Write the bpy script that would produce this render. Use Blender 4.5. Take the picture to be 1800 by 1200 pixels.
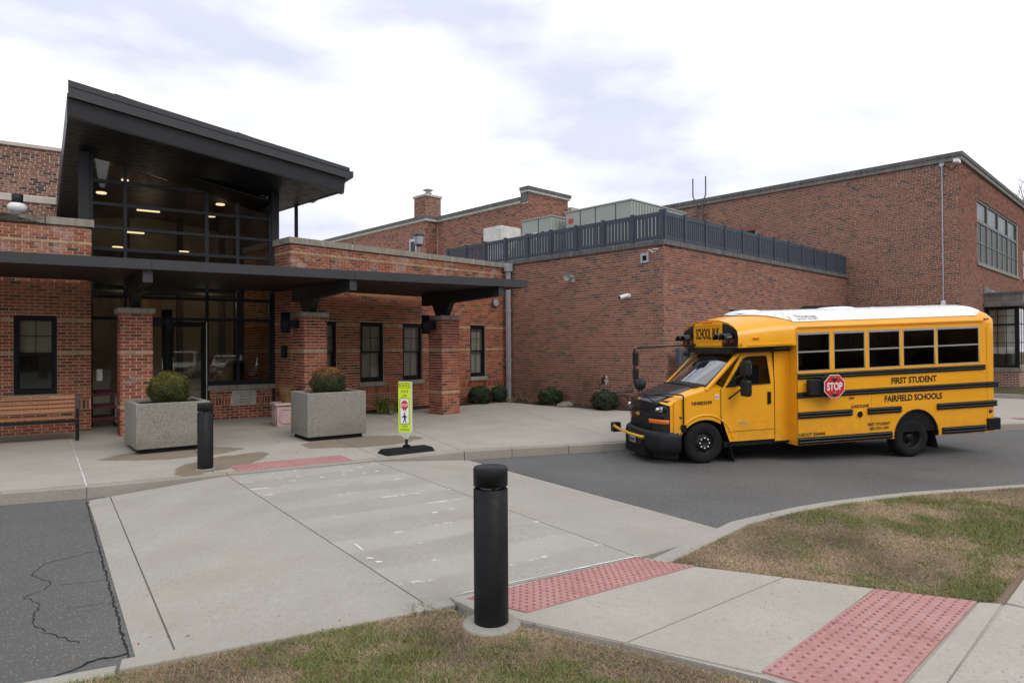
import bpy, bmesh, math, random
import numpy as np
from mathutils import Vector, Matrix
random.seed(7); np.random.seed(7)
R = math.radians
S = bpy.context.scene
for o in list(bpy.data.objects): bpy.data.objects.remove(o)
COL = S.collection

# ------------------------------------------------------------------ camera
EYE, FOC, PITCH, ROLL = 1.85, 1160.0, 10 / 1160.0, 0.006
cam_d = bpy.data.cameras.new('camera'); cam = bpy.data.objects.new('camera', cam_d); COL.objects.link(cam)
cam_d.sensor_width = 36; cam_d.lens = FOC / 1800 * 36; cam_d.clip_end = 600; cam_d.clip_start = .05
_u0 = Vector((0, -math.sin(PITCH), math.cos(PITCH))); _r0 = Vector((1, 0, 0))
_f = Vector((0, math.cos(PITCH), math.sin(PITCH)))
_up = _u0 * math.cos(ROLL) + _r0 * math.sin(ROLL); _rt = _r0 * math.cos(ROLL) - _u0 * math.sin(ROLL)
cam.matrix_world = Matrix(((_rt.x, _up.x, -_f.x, 0), (_rt.y, _up.y, -_f.y, 0), (_rt.z, _up.z, -_f.z, EYE), (0, 0, 0, 1)))
S.camera = cam

def seen_at(p):                      # where a world point falls in the view (1800 x 1200), used only to rank bricks
    d = Vector(p) - Vector((0, 0, EYE)); z = d.dot(_f)
    if z < .2: return None
    return 900 + FOC * d.dot(_rt) / z, 600 - FOC * d.dot(_up) / z, z

# ------------------------------------------------------------------ sky, sun, exposure
SUN_EL, SUN_AZ = R(42), R(140)       # azimuth from +Y (north) clockwise
W = bpy.data.worlds.new('World'); S.world = W; W.use_nodes = True
nt = W.node_tree; nt.nodes.clear()
def wn(t, **k):
    n = nt.nodes.new(t)
    for a, b in k.items(): setattr(n, a, b)
    return n
out = wn('ShaderNodeOutputWorld'); bg = wn('ShaderNodeBackground'); bg.inputs[1].default_value = .1
sky = wn('ShaderNodeTexSky', sky_type='NISHITA'); sky.sun_disc = False
sky.sun_elevation = SUN_EL; sky.sun_rotation = SUN_AZ; sky.air_density = 1.2; sky.dust_density = 2.5
tc = wn('ShaderNodeTexCoord'); mp = wn('ShaderNodeMapping'); mp.inputs['Scale'].default_value = (1, 1, 2.6)
n1 = wn('ShaderNodeTexNoise'); n1.inputs['Scale'].default_value = 2.3; n1.inputs['Detail'].default_value = 7; n1.inputs['Roughness'].default_value = .52
mr = wn('ShaderNodeMapRange'); mr.inputs[1].default_value = .40; mr.inputs[2].default_value = .62; mr.inputs[3].default_value = .88; mr.inputs[4].default_value = 1.0
n2 = wn('ShaderNodeTexNoise'); n2.inputs['Scale'].default_value = 3.1; n2.inputs['Detail'].default_value = 5
cr = wn('ShaderNodeValToRGB'); cr.color_ramp.elements[0].position = .37; cr.color_ramp.elements[0].color = (.60, .635, .75, 1)
cr.color_ramp.elements[1].position = .60; cr.color_ramp.elements[1].color = (1.0, 1.0, 1.0, 1)
vm = wn('ShaderNodeVectorMath', operation='SCALE'); vm.inputs[3].default_value = 11.2
mx = wn('ShaderNodeMix', data_type='RGBA')
L = nt.links.new
L(tc.outputs['Generated'], mp.inputs[0]); L(mp.outputs[0], n1.inputs['Vector']); L(mp.outputs[0], n2.inputs['Vector'])
L(n1.outputs[0], mr.inputs[0]); L(n2.outputs[0], cr.inputs[0]); L(cr.outputs[0], vm.inputs[0])
L(mr.outputs[0], mx.inputs[0]); L(sky.outputs[0], mx.inputs[6]); L(vm.outputs[0], mx.inputs[7])
L(mx.outputs[2], bg.inputs[0]); L(bg.outputs[0], out.inputs[0])

sun_d = bpy.data.lights.new('sun', 'SUN'); sun = bpy.data.objects.new('sun', sun_d); COL.objects.link(sun)
sun_d.energy = .9; sun_d.angle = R(28); sun_d.color = (1, .95, .88)
_sd = Vector((math.sin(SUN_AZ) * math.cos(SUN_EL), math.cos(SUN_AZ) * math.cos(SUN_EL), math.sin(SUN_EL)))
sun.rotation_euler = _sd.to_track_quat('Z', 'Y').to_euler(); sun.location = (6, -6, 12)
vs = S.view_settings; vs.view_transform = 'Standard'; vs.look = 'None'; vs.gamma = 1; vs.exposure = 0.24; vs.use_curve_mapping = False
S.cycles.max_bounces = 8; S.cycles.transparent_max_bounces = 12

# ------------------------------------------------------------------ materials
class NT:
    def __init__(s, name):
        s.m = bpy.data.materials.new(name); s.m.use_nodes = True; s.t = s.m.node_tree; s.t.nodes.clear()
        s.out = s.t.nodes.new('ShaderNodeOutputMaterial')
    def n(s, t, ins=None, **k):
        x = s.t.nodes.new('ShaderNode' + t)
        for a, b in k.items(): setattr(x, a, b)
        for a, b in (ins or {}).items(): s.set(x, a, b)
        return x
    def set(s, x, a, b):
        i = x.inputs[a]
        if hasattr(b, 'is_output') or isinstance(b, bpy.types.NodeSocket): s.t.links.new(b, i)
        else:
            if isinstance(b, (tuple, list)) and len(b) == 3 and i.type == 'RGBA': b = (*b, 1)
            i.default_value = b
    def pos(s): return s.n('NewGeometry').outputs['Position']
    def obj(s): return s.n('TexCoord').outputs['Object']
    def noise(s, scale, detail=4, rough=.5, vec=None): return s.n('TexNoise', {'Vector': vec if vec is not None else s.pos(), 'Scale': scale, 'Detail': detail, 'Roughness': rough}).outputs[0]
    def rng(s, v, a, b, c=0., d=1.): return s.n('MapRange', {0: v, 1: a, 2: b, 3: c, 4: d}).outputs[0]
    def math(s, op, a, b=0.): return s.n('Math', {0: a, 1: b}, operation=op).outputs[0]
    def mix(s, f, a, b, mode='MIX'): return s.n('Mix', {0: f, 6: a, 7: b}, data_type='RGBA', blend_type=mode).outputs[2]
    def ramp(s, v, els, interp='LINEAR'):
        r = s.n('ValToRGB', {0: v}); e = r.color_ramp; e.interpolation = interp
        while len(e.elements) < len(els): e.elements.new(.5)
        for i, (p, c) in enumerate(els): e.elements[i].position = p; e.elements[i].color = (*c, 1)
        return r.outputs[0]
    def bsdf(s, col, rough=.6, metal=0., spec=.5, bump=None, bstr=.3, bdist=.01, **k):
        b = s.n('BsdfPrincipled', {'Base Color': col, 'Roughness': rough, 'Metallic': metal, 'Specular IOR Level': spec})
        for a, v in k.items(): s.set(b, a.replace('_', ' '), v)
        if bump is not None: s.set(b, 'Normal', s.n('Bump', {'Height': bump, 'Strength': bstr, 'Distance': bdist}).outputs[0])
        s.t.links.new(b.outputs[0], s.out.inputs[0]); return s.m

def plain(name, col, rough=.5, metal=0., spec=.5, var=.12, scale=6., **k):
    t = NT(name); n = t.noise(scale, 5, .6)
    c = t.mix(t.rng(n, .3, .7), tuple(x * (1 - var) for x in col), tuple(min(1, x * (1 + var)) for x in col))
    r = t.rng(t.noise(scale * 3, 3), .3, .7, max(.02, rough - .06), min(1, rough + .06))
    return t.bsdf(c, r, metal, spec, **k)

def brick_mat(name, els, smear=None, smear_col=(.5, .38, .36), mortarlike=.06):
    t = NT(name)
    a = t.n('NewGeometry').outputs['Random Per Island']; b = t.n('ObjectInfo').outputs['Random']
    r = t.math('FRACT', t.math('ADD', t.math('MULTIPLY', a, 7.31), t.math('MULTIPLY', b, 3.77)))
    c = t.ramp(r, els, 'CONSTANT')
    g = t.noise(38, 5, .7); c = t.mix(t.rng(g, .3, .75, 0, .45), c, t.mix(1., c, (.55, .5, .5), 'MULTIPLY'))
    big = t.noise(.55, 3); c = t.mix(t.rng(big, .35, .65, 0, .3), c, t.mix(1., c, (1.25, 1.2, 1.2), 'MULTIPLY'))
    if smear is not None:
        p = t.pos(); z = t.n('SeparateXYZ', {0: p}).outputs[2]
        s = t.math('MULTIPLY', t.rng(z, smear[0], smear[0] + .3), t.rng(t.noise(2.4, 6, .65), .50, .72, 0, .8))
        c = t.mix(s, c, smear_col)
    return t.bsdf(c, .88, 0, .25, bump=t.noise(120, 4, .6), bstr=.35, bdist=.004)

def concrete(name, col, speck=.5, dark=(.12, .11, .10), stripes=False, wet=(), stain=.35, pits=True):
    t = NT(name); p = t.pos()
    n = t.noise(1.3, 6, .6); c = t.mix(t.rng(n, .3, .7), tuple(x * .86 for x in col), tuple(x * 1.08 for x in col))
    f = t.noise(60, 5, .75); c = t.mix(t.rng(f, .35, .7, 0, .55), c, tuple(x * .62 for x in col))
    g3 = t.noise(17, 6, .72); c = t.mix(t.rng(g3, .40, .66, 0, .42), c, tuple(x * .70 for x in col))
    f2 = t.noise(210, 2, .6); c = t.mix(t.rng(f2, .52, .70, 0, speck * .7), c, (min(1, col[0] * 1.4), min(1, col[1] * 1.38), min(1, col[2] * 1.34)))
    s = t.noise(.7, 5, .65); c = t.mix(t.rng(s, .52, .7, 0, stain), c, (col[0] * .85, col[1] * .74, col[2] * .58))
    if pits:
        v = t.n('TexVoronoi', {'Vector': p, 'Scale': 26.}).outputs['Distance']
        pm = t.math('MULTIPLY', t.rng(v, .12, .20, 1, 0), t.rng(t.noise(1.6, 4), .46, .62)); c = t.mix(t.math('MULTIPLY', pm, .75), c, dark)
    if speck >= 1:
        vv = t.n('TexVoronoi', {'Vector': p, 'Scale': 95.}); vr = t.n('SeparateXYZ', {0: vv.outputs['Color']}).outputs[0]
        c = t.mix(1., c, t.ramp(vr, [(0, (.70, .68, .65)), (.35, (.95, .95, .93)), (.7, (1.12, 1.1, 1.06)), (1, (1.35, 1.32, 1.26))]), 'MULTIPLY')
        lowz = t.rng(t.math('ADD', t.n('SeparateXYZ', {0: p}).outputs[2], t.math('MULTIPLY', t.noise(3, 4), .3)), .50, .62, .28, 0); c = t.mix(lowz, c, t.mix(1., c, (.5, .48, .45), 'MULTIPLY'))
    if stripes:                     # worn ladder crossing: bars parallel to the kerb, mostly rubbed away
        sx = t.n('SeparateXYZ', {0: t.n('Mapping', {'Vector': p, 'Rotation': (0, 0, R(-32))}).outputs[0]})
        tt = t.math('ADD', sx.outputs[1], t.math('MULTIPLY', t.noise(.9, 3), .25))
        w = t.math('SINE', t.math('MULTIPLY', tt, 2 * math.pi / .92))
        bar = t.math('MULTIPLY', t.rng(w, -.1, .45), t.rng(t.noise(1.1, 5, .6), .34, .62, .06, .36))
        c = t.mix(bar, c, (.52, .505, .47))
        edge = t.math('MULTIPLY', t.rng(t.math('ABSOLUTE', t.math('SUBTRACT', w, .1)), .0, .22, 1, 0), t.rng(t.noise(2.6, 6, .8), .545, .60))
        c = t.mix(edge, c, (.82, .82, .80))
    rg = .88
    for (cx, cy, ax, ay, rot) in wet:
        q = t.n('VectorMath', {0: p, 1: (cx, cy, .14)}, operation='SUBTRACT').outputs[0]
        q = t.n('Mapping', {'Vector': q, 'Rotation': (0, 0, rot), 'Scale': (ax, ay, 1)}, vector_type='TEXTURE').outputs[0]
        d = t.n('VectorMath', {0: q}, operation='LENGTH').outputs['Value']
        d = t.math('ADD', d, t.math('MULTIPLY', t.math('SUBTRACT', t.noise(2.2, 4), .5), .8))
        m = t.rng(d, .97, 1.03, .85, 0); c = t.mix(m, c, t.mix(1., c, (.50, .42, .33), 'MULTIPLY'))
    return t.bsdf(c, rg, 0, .3, bump=t.math('ADD', f, t.noise(9, 4)), bstr=.35, bdist=.006)

M = {}
M['brick_red'] = brick_mat('brick_red', [(0, (0.297, 0.096, 0.051)), (.2, (0.352, 0.119, 0.059)), (.4, (0.248, 0.075, 0.044)), (.55, (0.387, 0.146, 0.073)), (.7, (0.311, 0.093, 0.057)), (.86, (0.166, 0.070, 0.047)), (.95, (0.083, 0.063, 0.047))], smear=(3.6,))
M['brick_column'] = brick_mat('brick_column', [(0, (0.284, 0.080, 0.052)), (.25, (0.337, 0.106, 0.064)), (.5, (0.243, 0.067, 0.045)), (.7, (0.378, 0.136, 0.076)), (.88, (0.149, 0.060, 0.045)), (.97, (0.081, 0.056, 0.045))], smear=None)
M['brick_purple'] = brick_mat('brick_purple', [(0, (0.296, 0.136, 0.090)), (.18, (0.255, 0.111, 0.078)), (.36, (0.328, 0.154, 0.100)), (.52, (0.234, 0.104, 0.075)), (.66, (0.286, 0.122, 0.080)), (.80, (0.172, 0.093, 0.072)), (.91, (0.109, 0.076, 0.066)), (.965, (0.354, 0.175, 0.112))])
M['brick_brown'] = brick_mat('brick_brown', [(0, (0.275, 0.144, 0.106)), (.2, (0.213, 0.106, 0.077)), (.4, (0.312, 0.169, 0.125)), (.6, (0.125, 0.075, 0.065)), (.75, (0.250, 0.125, 0.094)), (.87, (0.075, 0.053, 0.053))])
M['brick_orange'] = brick_mat('brick_orange', [(0, (0.297, 0.127, 0.086)), (.2, (0.352, 0.160, 0.101)), (.4, (0.253, 0.105, 0.075)), (.55, (0.319, 0.138, 0.088)), (.7, (0.088, 0.057, 0.052)), (.8, (0.275, 0.116, 0.085)), (.9, (0.154, 0.079, 0.066))])
M['brick_tan'] = brick_mat('brick_tan', [(0, (.27, .155, .11)), (.3, (.31, .19, .14)), (.6, (.23, .125, .09)), (.85, (.17, .10, .075))])
M['brick_buff'] = brick_mat('brick_buff', [(0, (.42, .30, .19)), (.4, (.46, .34, .22)), (.75, (.37, .26, .165))])
M['mortar_buff'] = plain('mortar_buff', (.66, .55, .42), .95, 0, .2, .15, 9)
M['mortar_grey'] = plain('mortar_grey', (.72, .63, .55), .95, 0, .2, .15, 9)
def stone(name, col, streak=.5):
    t = NT(name); p = t.pos()
    q = t.n('Mapping', {'Vector': p, 'Scale': (9, 9, 1.2)}).outputs[0]
    c = t.mix(t.rng(t.noise(3, 5), .3, .7), tuple(x * .85 for x in col), tuple(x * 1.1 for x in col))
    c = t.mix(t.rng(t.noise(1.3, 5, .6, q), .45, .65, 0, streak), c, tuple(x * .38 for x in col))
    c = t.mix(t.rng(t.noise(80, 4, .7), .4, .7, 0, .3), c, tuple(x * .6 for x in col))
    return t.bsdf(c, .9, 0, .3, bump=t.noise(60, 5), bstr=.3, bdist=.004)
M['stone'] = stone('stone', (.33, .30, .25), .5)
M['stone_dark'] = stone('stone_dark', (.15, .15, .15), .7)
M['stone_pale'] = stone('stone_pale', (.50, .48, .43), .25)
M['coping_dark'] = stone('coping_dark', (.22, .21, .19), .45)
M['stone_band'] = stone('stone_band', (.55, .52, .46), .15)
M['charcoal'] = plain('charcoal', (.021, .021, .024), .5, 0, .25, .06, 2)
M['fascia'] = plain('fascia', (.046, .046, .052), .48, 0, .3, .05, 1.5)
M['soffit'] = plain('soffit', (.034, .025, .022), .6, 0, .25, .1, 2)
M['soffit_black'] = plain('soffit_black', (.020, .021, .024), .5, 0, .3, .1, 2)
M['frame_black'] = plain('frame_black', (.009, .010, .013), .5, 0, .2, .08, 3)
M['mullion'] = plain('mullion', (.016, .018, .023), .5, 0, .25, .08, 3)
M['slate'] = plain('slate_paint', (.058, .070, .094), .55, 0, .25, .1, 2)
M['bollard'] = plain('bollard_black', (.0075, .008, .0095), .52, 0, .25, .4, 9)
M['rubber'] = plain('rubber', (.014, .014, .015), .85, 0, .2, .2, 14)
M['blackplastic'] = plain('black_plastic', (.012, .013, .015), .5, 0, .3, .12, 5)
M['gloss_black'] = plain('gloss_black', (.008, .009, .011), .25, 0, .4, .1, 4)
M['bonnet_black'] = plain('bonnet_black', (.016, .018, .022), .22, 0, .7, .08, 4)
M['dark'] = plain('dark_void', (.010, .010, .011), .8, 0, .2, .1, 3)
M['chrome'] = plain('chrome', (.75, .75, .76), .12, 1, .5, .03, 4)
M['aluminium'] = plain('aluminium', (.62, .63, .64), .35, .85, .5, .05, 5)
M['galv'] = plain('galvanised', (.42, .45, .50), .5, .35, .5, .1, 5)
M['white_paint'] = plain('white_paint', (.80, .80, .79), .4, 0, .5, .04, 3)
M['bus_white'] = plain('bus_white', (.86, .87, .90), .25, 0, .5, .04, 2)
M['hvac'] = plain('hvac_grey_green', (.36, .39, .36), .5, 0, .4, .06, 2)
M['hvac_white'] = plain('hvac_white', (.62, .61, .58), .5, 0, .4, .15, 4)
def bus_paint():
    t = NT('bus_yellow'); p = t.obj()
    c = t.mix(t.rng(t.noise(1.2, 4), .3, .7), (.86, .37, .008), (.93, .42, .010))
    z = t.n('SeparateXYZ', {0: p}).outputs[2]
    dirt = t.math('MULTIPLY', t.rng(z, .9, .25, 0, .5), t.rng(t.noise(5, 5, .7), .35, .7))
    c = t.mix(dirt, c, (.26, .15, .05))
    return t.bsdf(c, t.rng(t.noise(3, 3), .3, .7, .26, .40), 0, .5, Coat_Weight=.25, Coat_Roughness=.15)
M['bus_yellow'] = bus_paint()
M['bus_seam'] = plain('bus_seam', (.38, .17, .012), .5, 0, .3, .05, 3)
M['sign_yellow'] = plain('sign_yellow', (.72, .34, .02), .4, 0, .5, .04, 3)
M['ink'] = plain('black_ink', (.012, .012, .012), .5, 0, .4, .05, 5)
M['stop_red'] = plain('stop_red', (.56, .028, .03), .4, 0, .5, .06, 5)
M['lens_red'] = plain('lens_red', (.16, .010, .008), .18, 0, .6, .08, 8)
M['lens_amber'] = plain('lens_amber', (.75, .17, .012), .18, 0, .6, .08, 8)
M['lens_amber_dark'] = plain('lens_amber_dark', (.22, .055, .010), .2, 0, .6, .08, 8)
M['lens_clear'] = plain('lens_clear', (.45, .45, .44), .1, .6, .6, .2, 30)
M['gold'] = plain('gold', (.62, .32, .03), .35, .3, .5, .05, 8)
M['lime'] = plain('lime_sheet', (.62, .80, .02), .4, 0, .5, .04, 4)
M['dome_red'] = None
def wood_plastic():
    t = NT('bench_board'); q = t.n('Mapping', {'Vector': t.obj(), 'Scale': (.8, 20, 20)}).outputs[0]
    c = t.mix(t.rng(t.noise(2, 5, .6, q), .3, .7), (.29, .125, .055), (.38, .18, .082))
    return t.bsdf(c, .55, 0, .35)
M['board'] = wood_plastic()
M['maroon'] = plain('maroon_plastic', (.165, .038, .052), .5, 0, .4, .1, 4)
M['pink'] = plain('pink_pottery', (.50, .36, .34), .75, 0, .3, .12, 7)
M['blind'] = plain('window_blind', (.34, .33, .31), .8, 0, .3, .08, 2)
M['blind_beige'] = plain('window_blind_beige', (.34, .31, .23), .8, 0, .3, .08, 2)
M['room'] = plain('room_wall', (.42, .37, .28), .85, 0, .2, .25, 1.2)
M['room_dark'] = plain('room_dark', (.035, .033, .030), .85, 0, .2, .3, 1.5)
M['room_warm'] = plain('room_warm', (.20, .10, .05), .8, 0, .2, .2, 1.5)
M['room_floor'] = plain('room_floor', (.10, .09, .08), .5, 0, .3, .2, 2)
M['infill'] = plain('infill_grey', (.10, .105, .10), .5, 0, .3, .1, 2)
M['window_steel'] = plain('window_steel', (.15, .155, .15), .5, .2, .4, .1, 3)
M['crack'] = plain('crack_fill', (.030, .029, .027), .95, 0, .1, .3, 9)
M['seat'] = plain('bus_seat', (.015, .018, .022), .6, 0, .3, .2, 4)
M['paper'] = plain('paper', (.62, .55, .35), .7, 0, .3, .05, 4)
def lamp(name, col, st):
    t = NT(name); e = t.n('Emission', {0: col, 1: st}); t.t.links.new(e.outputs[0], t.out.inputs[0]); return t.m
M['lamp'] = lamp('lamp_glow', (1, .82, .52), 1.5)
def glass(name, tint=(.9, .9, .9), rough=.02, gl=1.0, f0=.043, pw=5.):
    t = NT(name)
    tr = t.n('BsdfTransparent', {0: tint}); gs = t.n('BsdfGlossy', {0: (gl, gl, gl), 1: rough})
    gm = t.n('NewGeometry'); ct = t.math('ABSOLUTE', t.n('VectorMath', {0: gm.outputs['Normal'], 1: gm.outputs['Incoming']}, operation='DOT_PRODUCT').outputs['Value']); fr = t.math('ADD', f0, t.math('MULTIPLY', 1 - f0, t.math('POWER', t.math('SUBTRACT', 1., ct), pw)))
    f = fr
    m = t.n('MixShader', {0: f, 1: tr.outputs[0], 2: gs.outputs[0]})
    t.t.links.new(m.outputs[0], t.out.inputs[0]); return t.m
M['glass'] = glass('window_glass', (.90, .91, .89))
M['glass_tower'] = glass('tower_glass', (.80, .79, .72))
M['glass_bus'] = glass('bus_glass', (.42, .44, .45))
M['glass_shield'] = glass('windscreen_glass', (.72, .78, .78), f0=.14, pw=2.6)
M['slab'] = concrete('concrete_crossing', (.40, .378, .335), .4, stripes=True)
M['slab_plain'] = concrete('concrete_ramp', (.415, .392, .345), .5, stain=.3)
M['walk'] = concrete('concrete_walk', (.46, .43, .375), .4, stain=.25)
U57 = (math.sin(R(57)), math.cos(R(57)))
M['plaza'] = concrete('concrete_plaza', (.45, .42, .365), .3, stain=.45, pits=False,
    wet=((-2.75, 12.10, 1.05, .62, R(33)), (-5.55, 10.86, 1.05, .55, R(33)), (-4.35, 9.95, .45, 1.0, R(-12))))
M['kerb'] = concrete('concrete_kerb', (.36, .34, .295), .5, stain=.5)
M['planter'] = concrete('concrete_planter', (.262, .255, .228), 1.0, stain=.25, pits=True)
def asphalt():
    t = NT('asphalt'); p = t.pos()
    c = t.mix(t.rng(t.noise(.6, 5), .3, .7), (.108, .106, .103), (.162, .158, .152))
    c = t.mix(t.rng(t.noise(140, 3, .7), .4, .65, 0, .6), c, (.065, .065, .065))
    v = t.n('TexVoronoi', {'Vector': p, 'Scale': 62.}); m = t.math('MULTIPLY', t.rng(v.outputs['Distance'], .16, .36, 1, 0), t.math('GREATER_THAN', t.n('SeparateXYZ', {0: v.outputs['Color']}).outputs[0], .62))
    c = t.mix(t.math('MULTIPLY', m, .8), c, (.36, .35, .33))
    c = t.mix(t.rng(t.noise(2.1, 6, .7), .55, .75, 0, .35), c, (.12, .10, .08))
    return t.bsdf(c, .85, 0, .35, bump=t.math('ADD', t.noise(180, 4, .7), v.outputs['Distance']), bstr=.5, bdist=.006)
M['asphalt'] = asphalt()
def tactile():
    t = NT('tactile_red'); c = t.mix(t.rng(t.noise(3, 6, .65), .3, .7), (.375, .175, .165), (.46, .26, .245))
    c = t.mix(t.rng(t.noise(28, 5, .7), .5, .75, 0, .5), c, (.60, .42, .41))
    return t.bsdf(c, .8, 0, .3, bump=t.noise(90, 4), bstr=.2, bdist=.003)
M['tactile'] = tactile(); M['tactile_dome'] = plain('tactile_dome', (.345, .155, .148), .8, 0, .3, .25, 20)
def dirt(name, a, b, c3):
    t = NT(name); c = t.mix(t.rng(t.noise(2.2, 6, .65), .35, .65), a, b)
    c = t.mix(t.rng(t.noise(45, 5, .75), .42, .7, 0, .8), c, c3)
    return t.bsdf(c, .95, 0, .15, bump=t.noise(50, 6, .7), bstr=.5, bdist=.012)
M['thatch'] = dirt('thatch', (.23, .17, .115), (.28, .21, .145), (.12, .085, .06))
M['mulch'] = dirt('mulch', (.055, .037, .026), (.085, .06, .043), (.02, .014, .011))
M['ground'] = dirt('ground_grass', (.10, .085, .05), (.07, .085, .035), (.05, .04, .025))
def attr_mat(name, rough=.8, spec=.2, trans=0.):
    t = NT(name); a = t.n('Attribute', attribute_name='tint').outputs['Color']
    return t.bsdf(a, rough, 0, spec)
M['blade'] = attr_mat('grass_blade'); M['leaf'] = attr_mat('leaf', .6, .3)
M['twig'] = plain('twig', (.16, .11, .075), .85, 0, .2, .3, 20)
M['bark'] = plain('bark', (.11, .09, .075), .9, 0, .2, .3, 20)
M['rock'] = stone('rock', (.20, .185, .155), .2)
M['soil'] = dirt('soil', (.03, .022, .016), (.045, .033, .024), (.015, .011, .009))

# ------------------------------------------------------------------ mesh helpers
class MB:
    def __init__(s, tf=None): s.v = []; s.f = []; s.tf = tf; s.mi = []; s.sm = []; s.m = 0; s.smooth = False
    def add(s, vs, fs):
        b = len(s.v); s.v += [tuple(v) for v in vs]
        for f in fs: s.f.append(tuple(b + i for i in f)); s.mi.append(s.m); s.sm.append(s.smooth)
    def box(s, x0, x1, y0, y1, z0, z1):
        s.add([(x0, y0, z0), (x1, y0, z0), (x1, y1, z0), (x0, y1, z0), (x0, y0, z1), (x1, y0, z1), (x1, y1, z1), (x0, y1, z1)],
              [(3, 2, 1, 0), (4, 5, 6, 7), (0, 1, 5, 4), (1, 2, 6, 5), (2, 3, 7, 6), (3, 0, 4, 7)]); return s
    def hexa(s, p):   # 8 points: bottom ring then top ring
        s.add(p, [(3, 2, 1, 0), (4, 5, 6, 7), (0, 1, 5, 4), (1, 2, 6, 5), (2, 3, 7, 6), (3, 0, 4, 7)]); return s
    def poly(s, pts, z0, z1):        # prism of an xy polygon
        n = len(pts); a = [(p[0], p[1], z0) for p in pts]; b = [(p[0], p[1], p[2] if len(p) > 2 else z1) for p in pts]
        s.add(a + b, [tuple(range(n - 1, -1, -1)), tuple(range(n, 2 * n))] + [(i, (i + 1) % n, n + (i + 1) % n, n + i) for i in range(n)]); return s
    def prism(s, pts, f0, f1):       # polygon pts (a,b); f0, f1 map (a,b)->xyz for the two ends
        n = len(pts); s.add([f0(*p) for p in pts] + [f1(*p) for p in pts], [tuple(range(n - 1, -1, -1)), tuple(range(n, 2 * n))] + [(i, (i + 1) % n, n + (i + 1) % n, n + i) for i in range(n)]); return s
    def tube(s, pts, r, n=8, caps=True):
        pts = [Vector(p) for p in pts]; rs = r if isinstance(r, (list, tuple)) else [r] * len(pts); rings = []
        t0 = (pts[1] - pts[0]).normalized(); a = t0.orthogonal().normalized()
        for i, p in enumerate(pts):
            t = ((pts[min(i + 1, len(pts) - 1)] - pts[max(i - 1, 0)])).normalized()
            a = (a - t * a.dot(t)); a = a.normalized() if a.length > 1e-6 else t.orthogonal().normalized(); b = t.cross(a)
            rings.append([p + (a * math.cos(2 * math.pi * k / n) + b * math.sin(2 * math.pi * k / n)) * rs[i] for k in range(n)])
        vs = [v for g in rings for v in g]; fs = []
        for i in range(len(pts) - 1):
            for k in range(n): fs.append((i * n + k, i * n + (k + 1) % n, (i + 1) * n + (k + 1) % n, (i + 1) * n + k))
        sm = s.smooth; s.smooth = n > 4
        s.add(vs, fs)
        s.smooth = sm
        if caps:
            e = (len(pts) - 1) * n; s.add(rings[0], [tuple(range(n - 1, -1, -1))]); s.add(rings[-1], [tuple(range(n))])
        return s
    def lathe(s, prof, n=24, c=(0, 0, 0), axis='z', caps=True):
        def P(r, h, k):
            a = 2 * math.pi * k / n; x, y = r * math.cos(a), r * math.sin(a)
            return {'z': (c[0] + x, c[1] + y, c[2] + h), 'y': (c[0] + x, c[1] + h, c[2] - y), 'x': (c[0] + h, c[1] + x, c[2] + y)}[axis]
        vs = [P(r, h, k) for r, h in prof for k in range(n)]; fs = []
        for i in range(len(prof) - 1):
            for k in range(n): fs.append((i * n + k, i * n + (k + 1) % n, (i + 1) * n + (k + 1) % n, (i + 1) * n + k))
        sm = s.smooth; s.smooth = True; s.add(vs, fs); s.smooth = sm
        if caps:
            for i, rev in ((0, True), (len(prof) - 1, False)):
                if prof[i][0] > 1e-4:
                    ring = [P(prof[i][0], prof[i][1], k) for k in range(n)]; s.add(ring, [tuple(range(n - 1, -1, -1)) if rev else tuple(range(n))])
        return s
    def grid(s, P, nu, nv):           # P(i/nu, j/nv)
        vs = [P(i / nu, j / nv) for i in range(nu + 1) for j in range(nv + 1)]; w = nv + 1
        sm = s.smooth; s.smooth = True
        s.add(vs, [(i * w + j, (i + 1) * w + j, (i + 1) * w + j + 1, i * w + j + 1) for i in range(nu) for j in range(nv)]); s.smooth = sm; return s
    def loft(s, secs, cap0=False, cap1=False):
        n = len(secs[0]); vs = [p for q in secs for p in q]; sm = s.smooth; s.smooth = True
        s.add(vs, [(i * n + k, i * n + k + 1, (i + 1) * n + k + 1, (i + 1) * n + k) for i in range(len(secs) - 1) for k in range(n - 1)]); s.smooth = sm
        if cap0: s.add(secs[0], [tuple(range(n - 1, -1, -1))])
        if cap1: s.add(secs[-1], [tuple(range(n))])
        return s
    def sphere(s, c, r, nu=12, nv=8):
        rr = r if isinstance(r, (tuple, list)) else (r, r, r)
        return s.grid(lambda a, b: (c[0] + rr[0] * math.cos(2 * math.pi * a) * math.sin(math.pi * b), c[1] + rr[1] * math.sin(2 * math.pi * a) * math.sin(math.pi * b), c[2] + rr[2] * math.cos(math.pi * b)), nu, nv)
    def mesh(s, name):
        me = bpy.data.meshes.new(name); v = s.v if s.tf is None else [s.tf(*p) for p in s.v]
        me.from_pydata(v, [], s.f); me.polygons.foreach_set('material_index', s.mi); me.polygons.foreach_set('use_smooth', s.sm); me.update(); return me
    def build(s, name, mat, parent=None, bevel=0, recalc=False, **tags):
        me = s.mesh(name)
        if recalc:
            bm = bmesh.new(); bm.from_mesh(me); bmesh.ops.remove_doubles(bm, verts=bm.verts, dist=1e-5); bmesh.ops.recalc_face_normals(bm, faces=bm.faces); bm.to_mesh(me); bm.free()
        for m in (mat if isinstance(mat, (list, tuple)) else [mat]): me.materials.append(M[m] if isinstance(m, str) else m)
        o = link(name, me, parent, **tags)
        if bevel:
            b = o.modifiers.new('edge', 'BEVEL'); b.width = bevel; b.segments = 2; b.limit_method = 'ANGLE'; b.angle_limit = R(40)
        return o
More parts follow.
